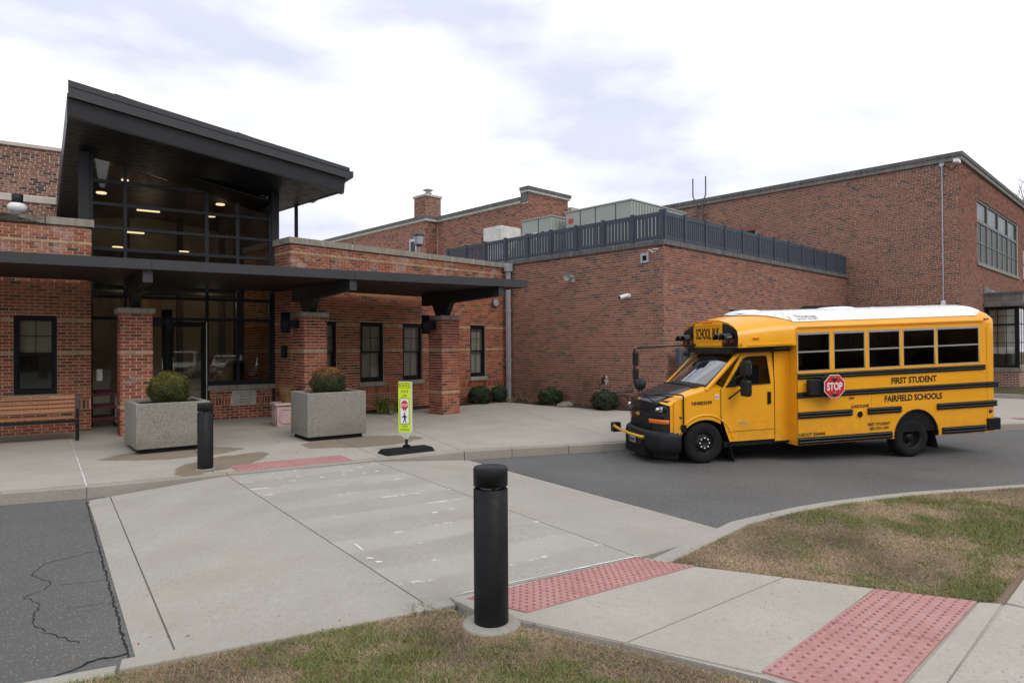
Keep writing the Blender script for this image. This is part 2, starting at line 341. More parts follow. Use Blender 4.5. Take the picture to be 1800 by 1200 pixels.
def link(name, data, parent=None, label=None, cat=None, group=None, kind=None, loc=None, rz=None):
    o = bpy.data.objects.new(name, data); COL.objects.link(o)
    if parent is not None: o.parent = parent
    if loc is not None: o.location = loc
    if rz is not None: o.rotation_euler = (0, 0, rz)
    for k, v in (('label', label), ('category', cat), ('group', group), ('kind', kind)):
        if v: o[k] = v
    return o
def thing(name, loc, rz, label, cat, group=None): return link(name, None, None, label, cat, group, None, loc, rz)
def uv(az): return Vector((math.sin(R(az)), math.cos(R(az)), 0))
def azr(az): return R(90 - az)            # root rotation whose local x runs along compass azimuth az
def copy_tree(o, parent=None):
    c = o.copy(); COL.objects.link(c); c.parent = parent
    for ch in list(o.children): copy_tree(ch, c)
    return c

_tc = {}
def text_geo(body, spacing=1.0, bold=0.0):
    key = (body, spacing, bold)
    if key in _tc: return _tc[key]
    cu = bpy.data.curves.new('t', 'FONT'); cu.body = body; cu.size = 1; cu.space_character = spacing; cu.offset = bold; cu.resolution_u = 3
    ob = bpy.data.objects.new('t', cu); COL.objects.link(ob); dg = bpy.context.evaluated_depsgraph_get()
    me = bpy.data.meshes.new_from_object(ob.evaluated_get(dg)); vs = np.array([v.co[:2] for v in me.vertices]); fs = [tuple(p.vertices) for p in me.polygons]
    bpy.data.objects.remove(ob); bpy.data.curves.remove(cu); bpy.data.meshes.remove(me)
    vs -= vs.min(0); _tc[key] = (vs, fs, vs.max(0)); return _tc[key]
def letters(mb, body, fn, x0, y0, w, h, bold=.0, spacing=1.0):
    """flat lettering fitted into the box x0..x0+w, y0..y0+h of the surface fn(x, y)"""
    vs, fs, mxs = text_geo(body, spacing, bold); b = [fn(x0 + v[0] / mxs[0] * w, y0 + v[1] / mxs[1] * h) for v in vs]; mb.add(b, fs)

# ------------------------------------------------------------------ bricks
BL, BH, BJ = .1975, .0542, .0135
PU, PV = BL + .0158, BH + BJ
_bm = {}
def brick_mesh(mat, size=(BL, BH)):
    k = (mat, size)
    if k not in _bm:
        l, h = size; mb = MB(); d0, d1 = .012, -.0028; c = .0015
        mb.add([(0, d0, 0), (l, d0, 0), (l, d0, h), (0, d0, h), (c, d1, c), (l - c, d1, c), (l - c, d1, h - c), (c, d1, h - c)],
               [(4, 5, 6, 7), (0, 1, 5, 4), (1, 2, 6, 5), (2, 3, 7, 6), (3, 0, 4, 7)])
        me = mb.mesh('brick'); me.materials.append(M[mat]); _bm[k] = me
    return _bm[k]
def bricks(root, faces, mat, holes_note=None, keep=300, bands=(), soldiers=(), bond='running', hidden=None, name='brick'):
    """faces: list of dicts(o=(x,y), d='x'|'y', u0,u1,z0,z1, holes=[(u0,u1,z0,z1)], top=None). Local frame of root.
    d='x': bricks face -y; d='y': bricks face -x (u runs along +y); d='-x': far side; d='Y': bricks face +x."""
    full, bits, band = [], MB(), MB(); mw = Matrix.Translation(root.location) @ Matrix.Rotation(root.rotation_euler[2], 4, 'Z')
    def tfm(F):
        ox, oy = F['o']
        if F['d'] == 'x': return (lambda u, d, z: (ox + u, oy + d, z)), 0.
        if F['d'] == 'y': return (lambda u, d, z: (ox + d, oy - u, z)), -math.pi / 2      # u runs toward -y
        return (lambda u, d, z: (ox - d, oy + u, z)), math.pi / 2                              # 'Y': faces +x, u runs toward +y
    def emit(mb, T, u0, u1, z0, z1, dd=0.):
        d0, d1, c = .012, -.0028 - dd, .0015
        mb.add([T(u0, d0, z0), T(u1, d0, z0), T(u1, d0, z1), T(u0, d0, z1), T(u0 + c, d1, z0 + c), T(u1 - c, d1, z0 + c), T(u1 - c, d1, z1 - c), T(u0 + c, d1, z1 - c)],
               [(4, 5, 6, 7), (0, 1, 5, 4), (1, 2, 6, 5), (2, 3, 7, 6), (3, 0, 4, 7)])
    for F in faces:
        T, rz = tfm(F); n0 = int(math.floor(F['z0'] / PV)); k = n0
        while k * PV < F['z1'] - .02:
            z = k * PV; z1 = min(z + BH, F['z1']); zc = z + BH / 2; top = F.get('top')
            if z < F['z0'] - .03: k += 1; continue
            sol = next((s for s in soldiers if s[0] - .02 <= zc <= s[1]), None)
            isband = any(abs(zc - b) < PV / 2 for b in bands)
            iv = [(F['u0'], F['u1'])]
            for (a, b, c, d) in F.get('holes', ()):
                if c - .005 < zc < d + .005:
                    iv = [q for (p0, p1) in iv for q in ((p0, min(p1, a - .002)), (max(p0, b + .002), p1)) if q[1] - q[0] > .012]
            if top:                     # sloping top: keep what lies under it
                iv = [q for q in (top(zc, p0, p1) for p0, p1 in iv) if q]
            for p0, p1 in iv:
                if sol:
                    if abs(z - sol[0]) > PV / 2 + .001 and z > sol[0]: continue
                    u = p0 + .004
                    while u < p1 - .03:
                        emit(bits, T, u, min(u + BH, p1), z, z + 3 * PV - BJ); u += PV
                    continue
                if bond == 'common' and k % 6 == 3: seq, off = [BL, .0985], (k // 6 % 2) * .16
                else: seq, off = [BL], (k % 2) * PU / 2 + (.03 if bond == 'common' else 0) * ((k // 6) % 3)
                u = math.floor((p0 - off) / (sum(seq) + (PU - BL) * len(seq))) * (sum(seq) + (PU - BL) * len(seq)) + off; i = 0
                while u < p1:
                    l = seq[i % len(seq)]; a, b = max(u, p0), min(u + l, p1)
                    if b - a > .010:
                        j = random.uniform(-.0012, .0012)
                        if isband: emit(band, T, a, b, z, z1, .006)
                        elif b - a > BL - 1e-4 and z1 - z > BH - 1e-4:
                            w = mw @ Vector(T(a + BL / 2, 0, zc)); s = seen_at(w); full.append((s, T, a, z, rz, j, w))
                        else: emit(bits, T, a, b, z, z1, j)
                    u += l + PU - BL; i += 1
            k += 1
    def vis(q):
        s = q[0]
        if s is None or not (-5 < s[0] < 1805 and -5 < s[1] < 1205): return False
        return not (hidden and hidden(s[0], s[1]))
    full.sort(key=lambda q: (not vis(q), q[0][2] if q[0] else 1e9)); me = brick_mesh(mat)
    for q in full[:keep]:
        if not vis(q): emit(bits, q[1], q[2], q[2] + BL, q[3], q[3] + BH, q[5]); continue
        o = bpy.data.objects.new(name, me); COL.objects.link(o); o.parent = root
        p = q[1](q[2], q[5], q[3]); o.location = p; o.rotation_euler = (0, 0, q[4])
    for q in full[keep:]: emit(bits, q[1], q[2], q[2] + BL, q[3], q[3] + BH, q[5])
    if bits.v: bits.build('brickwork', mat, root, kind='stuff')
    if band.v: band.build('brick_band', 'brick_buff', root, kind='stuff')

def wall_block(mb, x0, x1, y0, y1, z0, z1, holes=(), depth=.30, ax='x'):
    """wall slab with openings cut right through: cells between the hole edges"""
    us = sorted({x0, x1, *[h[0] for h in holes], *[h[1] for h in holes]}); us = [u for u in us if x0 <= u <= x1]
    for a, b in zip(us[:-1], us[1:]):
        hs = sorted([(h[2], h[3]) for h in holes if h[0] < (a + b) / 2 < h[1]]); z = z0
        for c, d in hs + [(z1, z1)]:
            if c - z > 1e-4:
                (mb.box(a, b, y0, y1, z, c) if ax == 'x' else mb.box(y0, y1, a, b, z, c))
            z = d
def bus_rect(x, y): return 1105 < x < 1760 and 540 < y < 815 and not (x < 1200 and y < 640)
def entry_hide(x, y):
    if 436 + x * .066 < y < 505 + x * .03: return True
    return False

# ================================================================== GROUND
ZP = .14                                        # level of the plaza and of the raised crossing
mb = MB(); mb.add([(-160, -120, -.07), (160, -120, -.07), (160, 220, -.07), (-160, 220, -.07)], [(0, 1, 2, 3)])
mb.build('ground', 'ground', kind='structure')
mb = MB(); mb.add([(-40, -30, 0), (45, -30, 0), (45, 24, 0), (-40, 24, 0)], [(0, 1, 2, 3)]); mb.build('road', 'asphalt', kind='structure')
edge = [(-40, -5), (-11, 5.4), (-6.13, 7.88), (-5.3, 8.22), (-3.9, 9.03), (-3.46, 9.31), (-2.09, 10.08), (-.79, 10.86), (-.01, 11.13), (.97, 11.44), (2.01, 11.76), (10.35, 14.05), (26, 18.4)]
edge[0] = (-24, -1.2)
plz = MB(); plz.poly([(p[0] - .03, p[1] + .075) for p in edge] + [(60, 60), (-50, 60), (-40, 10)], -.05, .128); plaza = plz.build('plaza', 'plaza', kind='structure')
def V2(*a): return Vector(a[:2])
def slab_piece(pts, z0, z1, mat, parent, name='slab', bevel=0):
    """one cast slab, edges pulled in by half a joint"""
    c = sum((Vector((p[0], p[1])) for p in pts), Vector((0, 0))) / len(pts); q = []
    n = len(pts)
    for i in range(n):
        p = Vector(pts[i][:2]); a = (Vector(pts[i - 1][:2]) - p).normalized(); b = (Vector(pts[(i + 1) % n][:2]) - p).normalized()
        m = (a + b); m = m.normalized() if m.length > .05 else Vector((-(b.y), b.x))
        if m.dot(c - p) < 0: m = -m
        p = p + m * .009; q.append((p.x, p.y, pts[i][2] if len(pts[i]) > 2 else z1))
    mb = MB(); mb.poly(q, z0, z1); return mb.build(name, mat, parent)
# plaza slabs: two fields meeting at the kerb joint where the kerb bends
def clip(poly, a, b):              # keep what lies left of a->b
    out = []; n = len(poly)
    sd = lambda p: (b[0] - a[0]) * (p[1] - a[1]) - (b[1] - a[1]) * (p[0] - a[0])
    for i in range(n):
        p, q = poly[i], poly[(i + 1) % n]; sp, sq = sd(p), sd(q)
        if sp >= 0: out.append(p)
        if sp * sq < 0: k = sp / (sp - sq); out.append((p[0] + (q[0] - p[0]) * k, p[1] + (q[1] - p[1]) * k))
    return out
vtx = Vector((-.79, 10.86)); inner = [(edge[i], edge[i + 1]) for i in range(1, len(edge) - 1)]
def kerb_in(a, b, w=.155):
    d = (Vector(b) - Vector(a)).normalized(); n = Vector((-d.y, d.x)) * w; return (Vector(a) + n)[:], (Vector(b) + n)[:]
fields = [(58.5, [-14, -3.75, -1.35, 0], 1), (72.8, [0, 3.0, 6.0, 9.0, 12.0, 15.0], 2)]
mid_az = (58.5 + 72.8) / 2 - 90
md = Vector((math.sin(R(mid_az)), math.cos(R(mid_az))))
for az, ss, side in fields:
    u = Vector((math.sin(R(az)), math.cos(R(az)))); t = Vector((-u.y, u.x))
    ts = [-.6, 1.55, 3.9, 6.2, 8.6] if side == 1 else [-.6, 3.0, 6.2, 9.4]
    for s0, s1 in zip(ss[:-1], ss[1:]):
        for t0, t1 in zip(ts[:-1], ts[1:]):
            s0x, s1x = (s0 if s0 != 0 else -3, s1 if s1 != 0 else 3)
            po = [tuple((vtx + u * a + t * b)[:]) for a, b in ((s0x, t0), (s1x, t0), (s1x, t1), (s0x, t1))]
            far = vtx + md * 30
            po = clip(po, vtx[:], far[:]) if side == 1 else clip(po, far[:], vtx[:])
            segs = [q for q in inner if (q[0][0] < -.79) == (side == 1)]
            for a, b in segs:
                ka, kb = kerb_in(a, b); po = clip(po, ka, kb) if len(po) > 2 else po
            if len(po) > 2: slab_piece(po, .10, ZP, 'plaza', plaza)
# kerb stones along the plaza
kerb = MB().poly([(-24, -1.2), (-23.9, -1.2), (-23.9, -1.1)], -.05, .0).build('kerb', 'kerb', kind='structure')
def kerb_run(pts, w, z0, z1, parent, L=2.2, mat='kerb', drop=None):
    pts = [Vector(p) for p in pts]
    for a, b in zip(pts[:-1], pts[1:]):
        d = b - a; n = max(1, round(d.length / L)); e = d.normalized(); nn = Vector((-e.y, e.x)) * w
        for i in range(n):
            p, q = a + d * (i / n) + e * .0025, a + d * ((i + 1) / n) - e * .0025
            mb = MB(); mb.poly([p[:], q[:], (q + nn)[:], (p + nn)[:]], z0, z1); mb.build('kerb_stone', mat, parent, bevel=.012)
kerb_run(edge[1:4], .15, -.04, ZP + .003, kerb); kerb_run([edge[3], edge[4], edge[6], edge[7]], .15, -.04, ZP + .002, kerb, 1.9)
kerb_run(edge[7:11], .15, -.04, ZP + .003, kerb, 3); kerb_run(edge[10:], .15, -.04, ZP + .003, kerb, 3)

# raised crossing: ramp, flat crossing, ramp
cross = MB().poly([(-5.1, 7.95), (-2.25, 4.0), (2.0, 6.5), (-.72, 10.7), (-2.1, 9.95), (-3.9, 8.9)], -.05, .003).build('crossing', 'slab_plain', kind='structure')
A0, A1, J0, J1, K0, K1, B0, B1 = (-5.2, 8.10), (-2.21, 3.88), (-3.88, 8.99), (-.60, 4.46), (-2.08, 10.02), (1.03, 5.40), (-.72, 10.84), (2.16, 6.57)
E0, E1 = (-5.02, 8.24), (-2.03, 3.98)           # thickened edge strip of the left ramp
slab_piece([(*A0, .004), (*A1, .004), (*E1, .022), (*E0, .022)], -.05, .1, 'slab_plain', cross)
slab_piece([(*E0, .022), (*E1, .022), (*J1, .128), (*J0, .128)], -.05, .1, 'slab_plain', cross)
slab_piece([(*J0, .128), (*J1, .128), (*K1, .128), (*K0, .128)], -.05, .1, 'slab', cross)
slab_piece([(*K0, .128), (*K1, .128), (*B1, .006), (*B0, .006)], -.05, .1, 'slab_plain', cross)

# near kerbs, sidewalk with tactile plates, right-hand walk
nk = MB().poly([(-2.2, 3.6), (-2.1, 3.6), (-2.1, 3.7)], -.05, -.01).build('kerb', 'kerb', kind='structure')
kerb_run([(-6.5, 1.75), (-4.4, 2.62), (-2.2, 3.68)], -.14, -.04, .105, nk, 2.2, 'slab_plain')
kerb_run([(-2.19, 3.69), (-.44, 4.56)], -.13, -.04, .131, nk, 2, 'slab_plain')
kerb_run([(1.12, 5.42), (2.16, 6.57)], -.17, -.04, .11, nk, 3, 'slab_plain')
kerb_run([(2.16, 6.57), (2.49, 6.79), (3.0, 7.12), (3.5, 7.38), (4.1, 7.62), (4.71, 7.84), (6.36, 8.23), (12, 9.3), (20, 10.8)], -.15, -.04, .11, nk, 3, 'slab_plain')
side = MB().poly([(-.41, 4.5), (-.05, 4.22), (.65, 3.84), (1.31, 3.43), (2.2, 2.7), (3.5, 4.3), (3.1, 4.42), (2.01, 4.9), (1.08, 5.34)], -.05, .126).build('sidewalk', 'walk', kind='structure')
slab_piece([(-.44, 4.545), (-.27, 4.34), (-.05, 4.22), (.65, 3.84), (2.01, 4.91), (1.41, 5.17), (1.08, 5.37)], 0, ZP - .006, 'walk', side)
slab_piece([(.65, 3.84), (1.30, 3.47), (2.55, 4.67), (2.01, 4.91)], 0, ZP - .006, 'walk', side)
slab_piece([(1.30, 3.47), (1.735, 3.12), (3.1, 4.42), (2.55, 4.67)], 0, ZP - .012, 'walk', side)
slab_piece([(3.1, 4.42), (1.735, 3.12), (1.86, 3.03), (3.235, 4.385)], 0, ZP - .006, 'walk', side)
wd = uv(46); wn_ = Vector((wd.y, -wd.x, 0)); p0 = Vector((1.25, 2.45, 0))
for i, (a, b) in enumerate(((-1.5, .9), (.9, 2.78), (2.80, 4.6), (4.6, 6.6), (6.6, 9))):
    q = [p0 + wd * a, p0 + wn_ * 1.5 + wd * a, p0 + wn_ * 1.5 + wd * b, p0 + wd * b]; slab_piece([v[:2] for v in q], -.03, ZP - .004, 'walk', side)
def tactile_plate(c, z, parent, nu, nv, r=.0105, name='tactile_plate'):
    """c: four corners (u then v); raised domes on a flat plate"""
    P = lambda a, b: (Vector(c[0]) * (1 - a) * (1 - b) + Vector(c[1]) * a * (1 - b) + Vector(c[2]) * a * b + Vector(c[3]) * (1 - a) * b)
    mb = MB(); mb.poly([P(.004, .006)[:2], P(.996, .006)[:2], P(.996, .994)[:2], P(.004, .994)[:2]], z - .03, z)
    mb.m = 1
    for i in range(nu):
        for j in range(nv):
            q = P((i + .5) / nu, (j + .5) / nv); k = 8
            ring = lambda rr, h: [(q.x + rr * math.cos(2 * math.pi * m / k), q.y + rr * math.sin(2 * math.pi * m / k), z + h) for m in range(k)]
            mb.add(ring(r, 0) + ring(r * .62, .0075), [tuple(range(k, 2 * k))] + [(m, (m + 1) % k, k + (m + 1) % k, k + m) for m in range(k)])
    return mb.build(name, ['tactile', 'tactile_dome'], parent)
ta, tb, tc_, td = (-.32, 4.53), (.98, 5.355), (1.415, 5.16), (.085, 4.275)
h = lambda p, q, k: (p[0] + (q[0] - p[0]) * k, p[1] + (q[1] - p[1]) * k)
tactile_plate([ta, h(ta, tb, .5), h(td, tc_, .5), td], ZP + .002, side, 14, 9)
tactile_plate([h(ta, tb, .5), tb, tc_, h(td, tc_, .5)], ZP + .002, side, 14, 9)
sa, sb, sc, sd_ = (2.545, 4.655), (3.095, 4.42), (1.78, 2.87), (1.29, 3.49)
sb2, sa2 = h(sb, (1.735, 3.14), .46), h(sa, (1.30, 3.49), .47)
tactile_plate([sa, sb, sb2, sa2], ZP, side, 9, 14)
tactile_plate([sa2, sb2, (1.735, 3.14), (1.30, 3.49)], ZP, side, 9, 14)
pa, pb, pc, pd = (-4.16, 9.66), (-2.75, 10.56), (-2.43, 10.07), (-3.82, 9.18)
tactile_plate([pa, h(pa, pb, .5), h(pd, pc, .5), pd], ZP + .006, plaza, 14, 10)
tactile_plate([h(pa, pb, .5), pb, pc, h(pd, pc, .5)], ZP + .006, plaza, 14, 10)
fa = [(11.7, 14.75), (14.5, 15.5), (14.35, 16.05), (11.55, 15.3)]
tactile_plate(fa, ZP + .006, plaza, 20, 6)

# cracks, white joint caulk, worn paint marks
def strip(mb, pts, w, z, jit=.0):
    for a, b in zip(pts[:-1], pts[1:]):
        a, b = Vector((*a, 0)), Vector((*b, 0)); d = (b - a); L_ = d.length; e = d.normalized(); n = Vector((-e.y, e.x, 0)); k = max(2, int(L_ / .035)); pr = None
        for i in range(k + 1):
            p = a + d * (i / k) + n * random.uniform(-jit, jit); ww = w * random.uniform(.45, 1.3) / 2
            q = ((p - n * ww).x, (p - n * ww).y, z), ((p + n * ww).x, (p + n * ww).y, z)
            if pr: mb.add([pr[0], pr[1], q[1], q[0]], [(3, 2, 1, 0)])
            pr = q
mb = MB()
strip(mb, [(-3.0, 6.35), (-3.5, 6.2), (-3.86, 6.05), (-4.05, 5.75), (-3.97, 5.45), (-3.7, 5.28), (-3.61, 5.12), (-3.66, 4.95), (-3.46, 4.84), (-3.29, 4.52), (-3.09, 4.35), (-2.74, 4.18)], .007, .003, .014)
strip(mb, [(-3.6, 5.2), (-3.2, 5.35), (-2.95, 5.4)], .005, .003, .008); strip(mb, [(-3.2, 4.75), (-2.9, 4.85), (-2.7, 4.85)], .004, .003, .008)
strip(mb, [(-2.6, 3.75), (-2.5, 3.95), (-2.35, 4.02)], .02, .003, .012)
strip(mb, [(8.2, 9.95), (9.6, 9.7), (11.5, 9.4)], .012, .003, .012); strip(mb, [(5.6, 8.2), (5.9, 8.5), (6.3, 8.55)], .02, .003, .012)
strip(mb, [(A0[0] + .0, A0[1] - .04), (A1[0] - .02, A1[1] - .02)], .014, .003, .008); strip(mb, [(B0[0] + .03, B0[1] - .02), (B1[0] + .015, B1[1] - .02)], .02, .003, .006)
mb.build('road_crack', 'crack', kind='structure')
mb = MB()
strip(mb, [(-5.33, 8.27), (-7.0, 10.6)], .017, ZP + .004, .004); strip(mb, [(-7.0, 10.6), (-8.4, 12.57)], .008, ZP + .004, .010)
strip(mb, [(-.36, 4.63), (.35, 5.05)], .009, .1345, .004); strip(mb, [(.35, 5.05), (1.02, 5.43)], .018, .1345, .003)
strip(mb, [(-1.80, 6.70), (-1.70, 6.76)], .015, .132, .01); strip(mb, [(-1.40, 5.83), (-1.28, 5.63)], .018, .132, .004)
def blob(mb, x, y, r, z):
    k = 9; mb.add([(x + r * random.uniform(.45, 1.15) * math.cos(2 * math.pi * i / k), y + r * random.uniform(.3, .8) * math.sin(2 * math.pi * i / k), z) for i in range(k)], [tuple(range(k))])
for x, y, r in ((-1.17, 5.42, .038), (-1.08, 5.33, .04), (-2.55, 8.82, .05), (-2.3, 8.98, .04), (-2.05, 9.12, .045), (-2.85, 8.6, .04), (-1.9, 9.22, .05), (-2.2, 9.55, .05)): blob(mb, x, y, r, .132)
mb.build('paint_mark', 'white_paint', kind='structure')

# lawns and planting bed
lawnA = [(-6.4, 1.6), (-4.4, 2.5), (-2.15, 3.53), (-.45, 4.42), (-.3, 4.28), (-.07, 4.16), (.64, 3.79), (1.3, 3.38), (1.9, 2.95), (.5, 1.2), (-4, 1.0)]
lawnB = [(1.25, 5.3), (2.3, 6.4), (2.6, 6.64), (3.1, 6.97), (3.6, 7.22), (4.2, 7.45), (4.75, 7.66), (6.4, 8.05), (7.6, 8.2), (5.6, 6.72), (3.86, 5.04), (3.24, 4.46), (3.1, 4.46), (2.55, 4.71), (2.01, 4.95), (1.41, 5.2)]
lawnBg = lawnB[:]; lawnB = lawnB[:10] + [(4.2, 4.9), (3.5, 4.2), (3.0, 4.3)] + lawnB[13:]
mb = MB(); mb.poly(lawnA, -.05, .105); mb.build('lawn', 'thatch', kind='structure')
mb = MB(); mb.poly(lawnB, -.05, .112); mb.build('lawn', 'thatch', kind='structure')
def inside(P, poly):
    x, y = P[:, 0], P[:, 1]; c = np.zeros(len(P), bool); n = len(poly)
    for i in range(n):
        (x0, y0), (x1, y1) = poly[i][:2], poly[i - 1][:2]
        t = ((y0 > y) != (y1 > y)) & (x < (x1 - x0) * (y - y0) / (y1 - y0 + 1e-12) + x0); c ^= t
    return c
def fnoise(P, sc, seed):
    rs = np.random.RandomState(seed); v = np.zeros(len(P))
    for o in range(9):
        a = rs.uniform(0, 6.28); f = sc * rs.uniform(.5, 2.2); v += np.sin(P[:, 0] * math.cos(a) * f + P[:, 1] * math.sin(a) * f + rs.uniform(0, 6.28)) / 9 * 1.6
    return v
def tri_mesh(name, verts, per, tint, mat, **tags):
    """verts: (n*per,3); one polygon of `per` corners each, with a colour per polygon"""
    n = len(verts) // per; me = bpy.data.meshes.new(name); me.vertices.add(len(verts)); me.vertices.foreach_set('co', verts.astype(np.float32).ravel())
    me.loops.add(len(verts)); me.loops.foreach_set('vertex_index', np.arange(len(verts), dtype=np.int32))
    me.polygons.add(n); me.polygons.foreach_set('loop_start', np.arange(0, len(verts), per, dtype=np.int32))
    at = me.attributes.new('tint', 'FLOAT_COLOR', 'FACE'); at.data.foreach_set('color', np.hstack([tint, np.ones((n, 1))]).astype(np.float32).ravel())
    me.update(calc_edges=True); me.materials.append(M[mat]); return link(name, me, **tags)
def grass(name, poly, n, z, seed, box, lush=0.):
    rs = np.random.RandomState(seed); P = np.column_stack([rs.uniform(box[0], box[1], n), rs.uniform(box[2], box[3], n)]); P = P[inside(P, poly)]; n = len(P)
    g = fnoise(P, 3.2, seed) + .45 * fnoise(P, 9, seed + 1) + .35 * fnoise(P, 22, seed + 2) + lush; green = rs.uniform(0, 1, n) < .10 + .72 / (1 + np.exp(-(g - .30) / .15)); soil = fnoise(P, 5, seed + 7)
    a = rs.uniform(0, 6.283, n); ln = np.where(green, rs.uniform(.018, .05, n), rs.uniform(.018, .06, n)); up = np.where(green, rs.uniform(.15, .75, n), rs.uniform(.0, .34, n))
    d = np.column_stack([np.cos(a) * np.cos(up * 1.35), np.sin(a) * np.cos(up * 1.35), np.sin(up * 1.35)]) * ln[:, None]
    w = rs.uniform(.0012, .0026, n); sd = np.column_stack([-np.sin(a), np.cos(a), np.zeros(n)]) * w[:, None]
    b = np.column_stack([P, np.full(n, z) + rs.uniform(.0, .010, n)]); q = np.stack([b - sd, b + sd, b + d], 1).reshape(-1, 3)
    straw = np.array([.40, .295, .20])[None] * (rs.uniform(.45, 1.35, n) * np.clip(1.0 - .5 * soil, .45, 1.35))[:, None] * np.column_stack([np.ones(n), rs.uniform(.92, 1.04, n), rs.uniform(.85, 1.12, n)])
    gr = np.array([.175, .205, .062])[None] * rs.uniform(.55, 1.35, (n, 1)) * np.column_stack([rs.uniform(.7, 1.35, n), np.ones(n), np.ones(n)])
    tri_mesh(name, q, 3, np.where(green[:, None], gr, straw), 'blade', kind='stuff')
grass('grass', lawnA, 420000, .105, 3, (-3.2, 2.0, 2.4, 4.6), .04)
grass('grass', lawnBg, 620000, .112, 5, (1.2, 7.6, 4.4, 8.3), .12)
for gi, (x, y, n_, lab) in enumerate(((-.62, 4.36, 60, 'tall green grass clump at the kerb corner left of the near bollard'), (.02, 3.86, 50, 'green grass clump just right of the near bollard footing'), (-.62, 3.72, 55, 'green grass clump left of the near bollard footing'), (2.35, 5.05, 45, 'green grass clump by the sidewalk edge between the red pads'))):
    t_ = ('grass_clump', (x, y, .10), lab, n_, gi); GC = globals().setdefault('GC', []); GC.append(t_)
bedp = [(-5.2, 16.1), (-3.86, 17.15), (-2.49, 18.5), (-1.67, 19.2), (-.25, 20.6), (.35, 20.0), (.98, 19.25), (2.0, 18.35), (3.15, 17.45), (4.3, 16.35), (4.6, 16.9), (4.0, 17.5), (-.1, 21.8), (-5.44, 16.4)]
mb = MB(); mb.poly(bedp, .05, ZP + .03); mb.build('mulch_bed', 'mulch', kind='structure')
mb = MB(); mb.poly([(15.2, 21.6), (16.2, 20.6), (40, 27), (40, 40), (24, 36), (16.3, 23.6)], .05, ZP + .04); mb.build('verge', 'ground', kind='structure')
kk = MB().poly([(15.1, 21.5), (15.2, 21.5), (15.2, 21.6)], .0, .1).build('kerb', 'kerb', kind='structure')
kerb_run([(15.0, 21.75), (16.15, 20.55), (30, 24.3)], .15, .05, ZP + .12, kk, 3)

# ================================================================== BUILDINGS
def dh_window(root, x0, x1, z0, z1, yface=0., blind='blind', muntin=True, sill=True, split=.5, half=False):
    """double-hung window in an opening of a wall facing -y; frame, two panes, blind, stone sill"""
    y = yface + .035; f = MB(); w = .06
    f.box(x0, x0 + w, y, y + .09, z0, z1).box(x1 - w, x1, y, y + .09, z0, z1).box(x0 + w, x1 - w, y, y + .09, z1 - w * 1.3, z1).box(x0 + w, x1 - w, y, y + .09, z0, z0 + w * 1.5)
    zm = z0 + (z1 - z0) * split; a, b = x0 + w, x1 - w; s = .035
    for (c, d, yy) in ((z0 + w * 1.5, zm + .02, y + .05), (zm - .02, z1 - w * 1.3, y + .02)):
        f.box(a, a + s, yy, yy + .03, c, d).box(b - s, b, yy, yy + .03, c, d).box(a + s, b - s, yy, yy + .03, c, c + s).box(a + s, b - s, yy, yy + .03, d - s, d)
    win = f.build('window', 'frame_black', root)
    MB().box(a + s, b - s, y + .063, y + .067, z0 + w * 1.5 + s, zm + .02 - s).build('pane', 'glass', win)
    MB().box(a + s, b - s, y + .033, y + .037, zm - .02 + s, z1 - w * 1.3 - s).build('pane', 'glass', win)
    if muntin:
        m = MB(); xm = (a + b) / 2; q = (zm + z1) / 2 - .02
        m.box(xm - .008, xm + .008, y + .038, y + .046, zm + s, z1 - w * 1.3 - s).box(a + s, xm - .008, y + .038, y + .046, q - .008, q + .008).box(xm + .008, b - s, y + .038, y + .046, q - .008, q + .008)
        m.box(xm - .008, xm + .008, y + .068, y + .076, z0 + w * 1.5 + s, zm - s); m.build('muntin', 'mullion', win)
    zb = z0 + .07 if not half else zm + .05
    MB().box(a + .005, b - .005, y + .13, y + .135, zb, z1 - .06).build('blind', blind, win)
    MB().box(a - .05, b + .05, y + .55, y + .57, z0 - .1, z1 + .1).build('room_back', 'room_dark', win)
    if sill: MB().box(x0 - .05, x1 + .05, yface - .055, y, z0 - .115, z0 - .003).build('sill', 'stone', win, bevel=.008)
    return win
def coping(root, x0, x1, y0, y1, z0, z1, joints, mat='stone', jm='stone_pale', ax='x', name='coping_stone', lid=None):
    us = [x0] + [j for j in joints if x0 < j < x1] + [x1]
    for i, (a, b) in enumerate(zip(us[:-1], us[1:])):
        aa, bb = a + (.014 if i else 0), b - (.014 if i < len(us) - 2 else 0)
        mb = MB(); (mb.box(aa, bb, y0, y1, z0, z1) if ax == 'x' else mb.box(y0, y1, aa, bb, z0, z1)); mb.build(name, mat, root, bevel=.008)
    if jm and len(us) > 2:
        mb = MB()
        for j in us[1:-1]: (mb.box(j - .0135, j + .0135, y0 + .004, y1 - .004, z0 + .003, z1 - .004) if ax == 'x' else mb.box(y0 + .004, y1 - .004, j - .0135, j + .0135, z0 + .003, z1 - .004))
        mb.build('joint_mortar', jm, root)

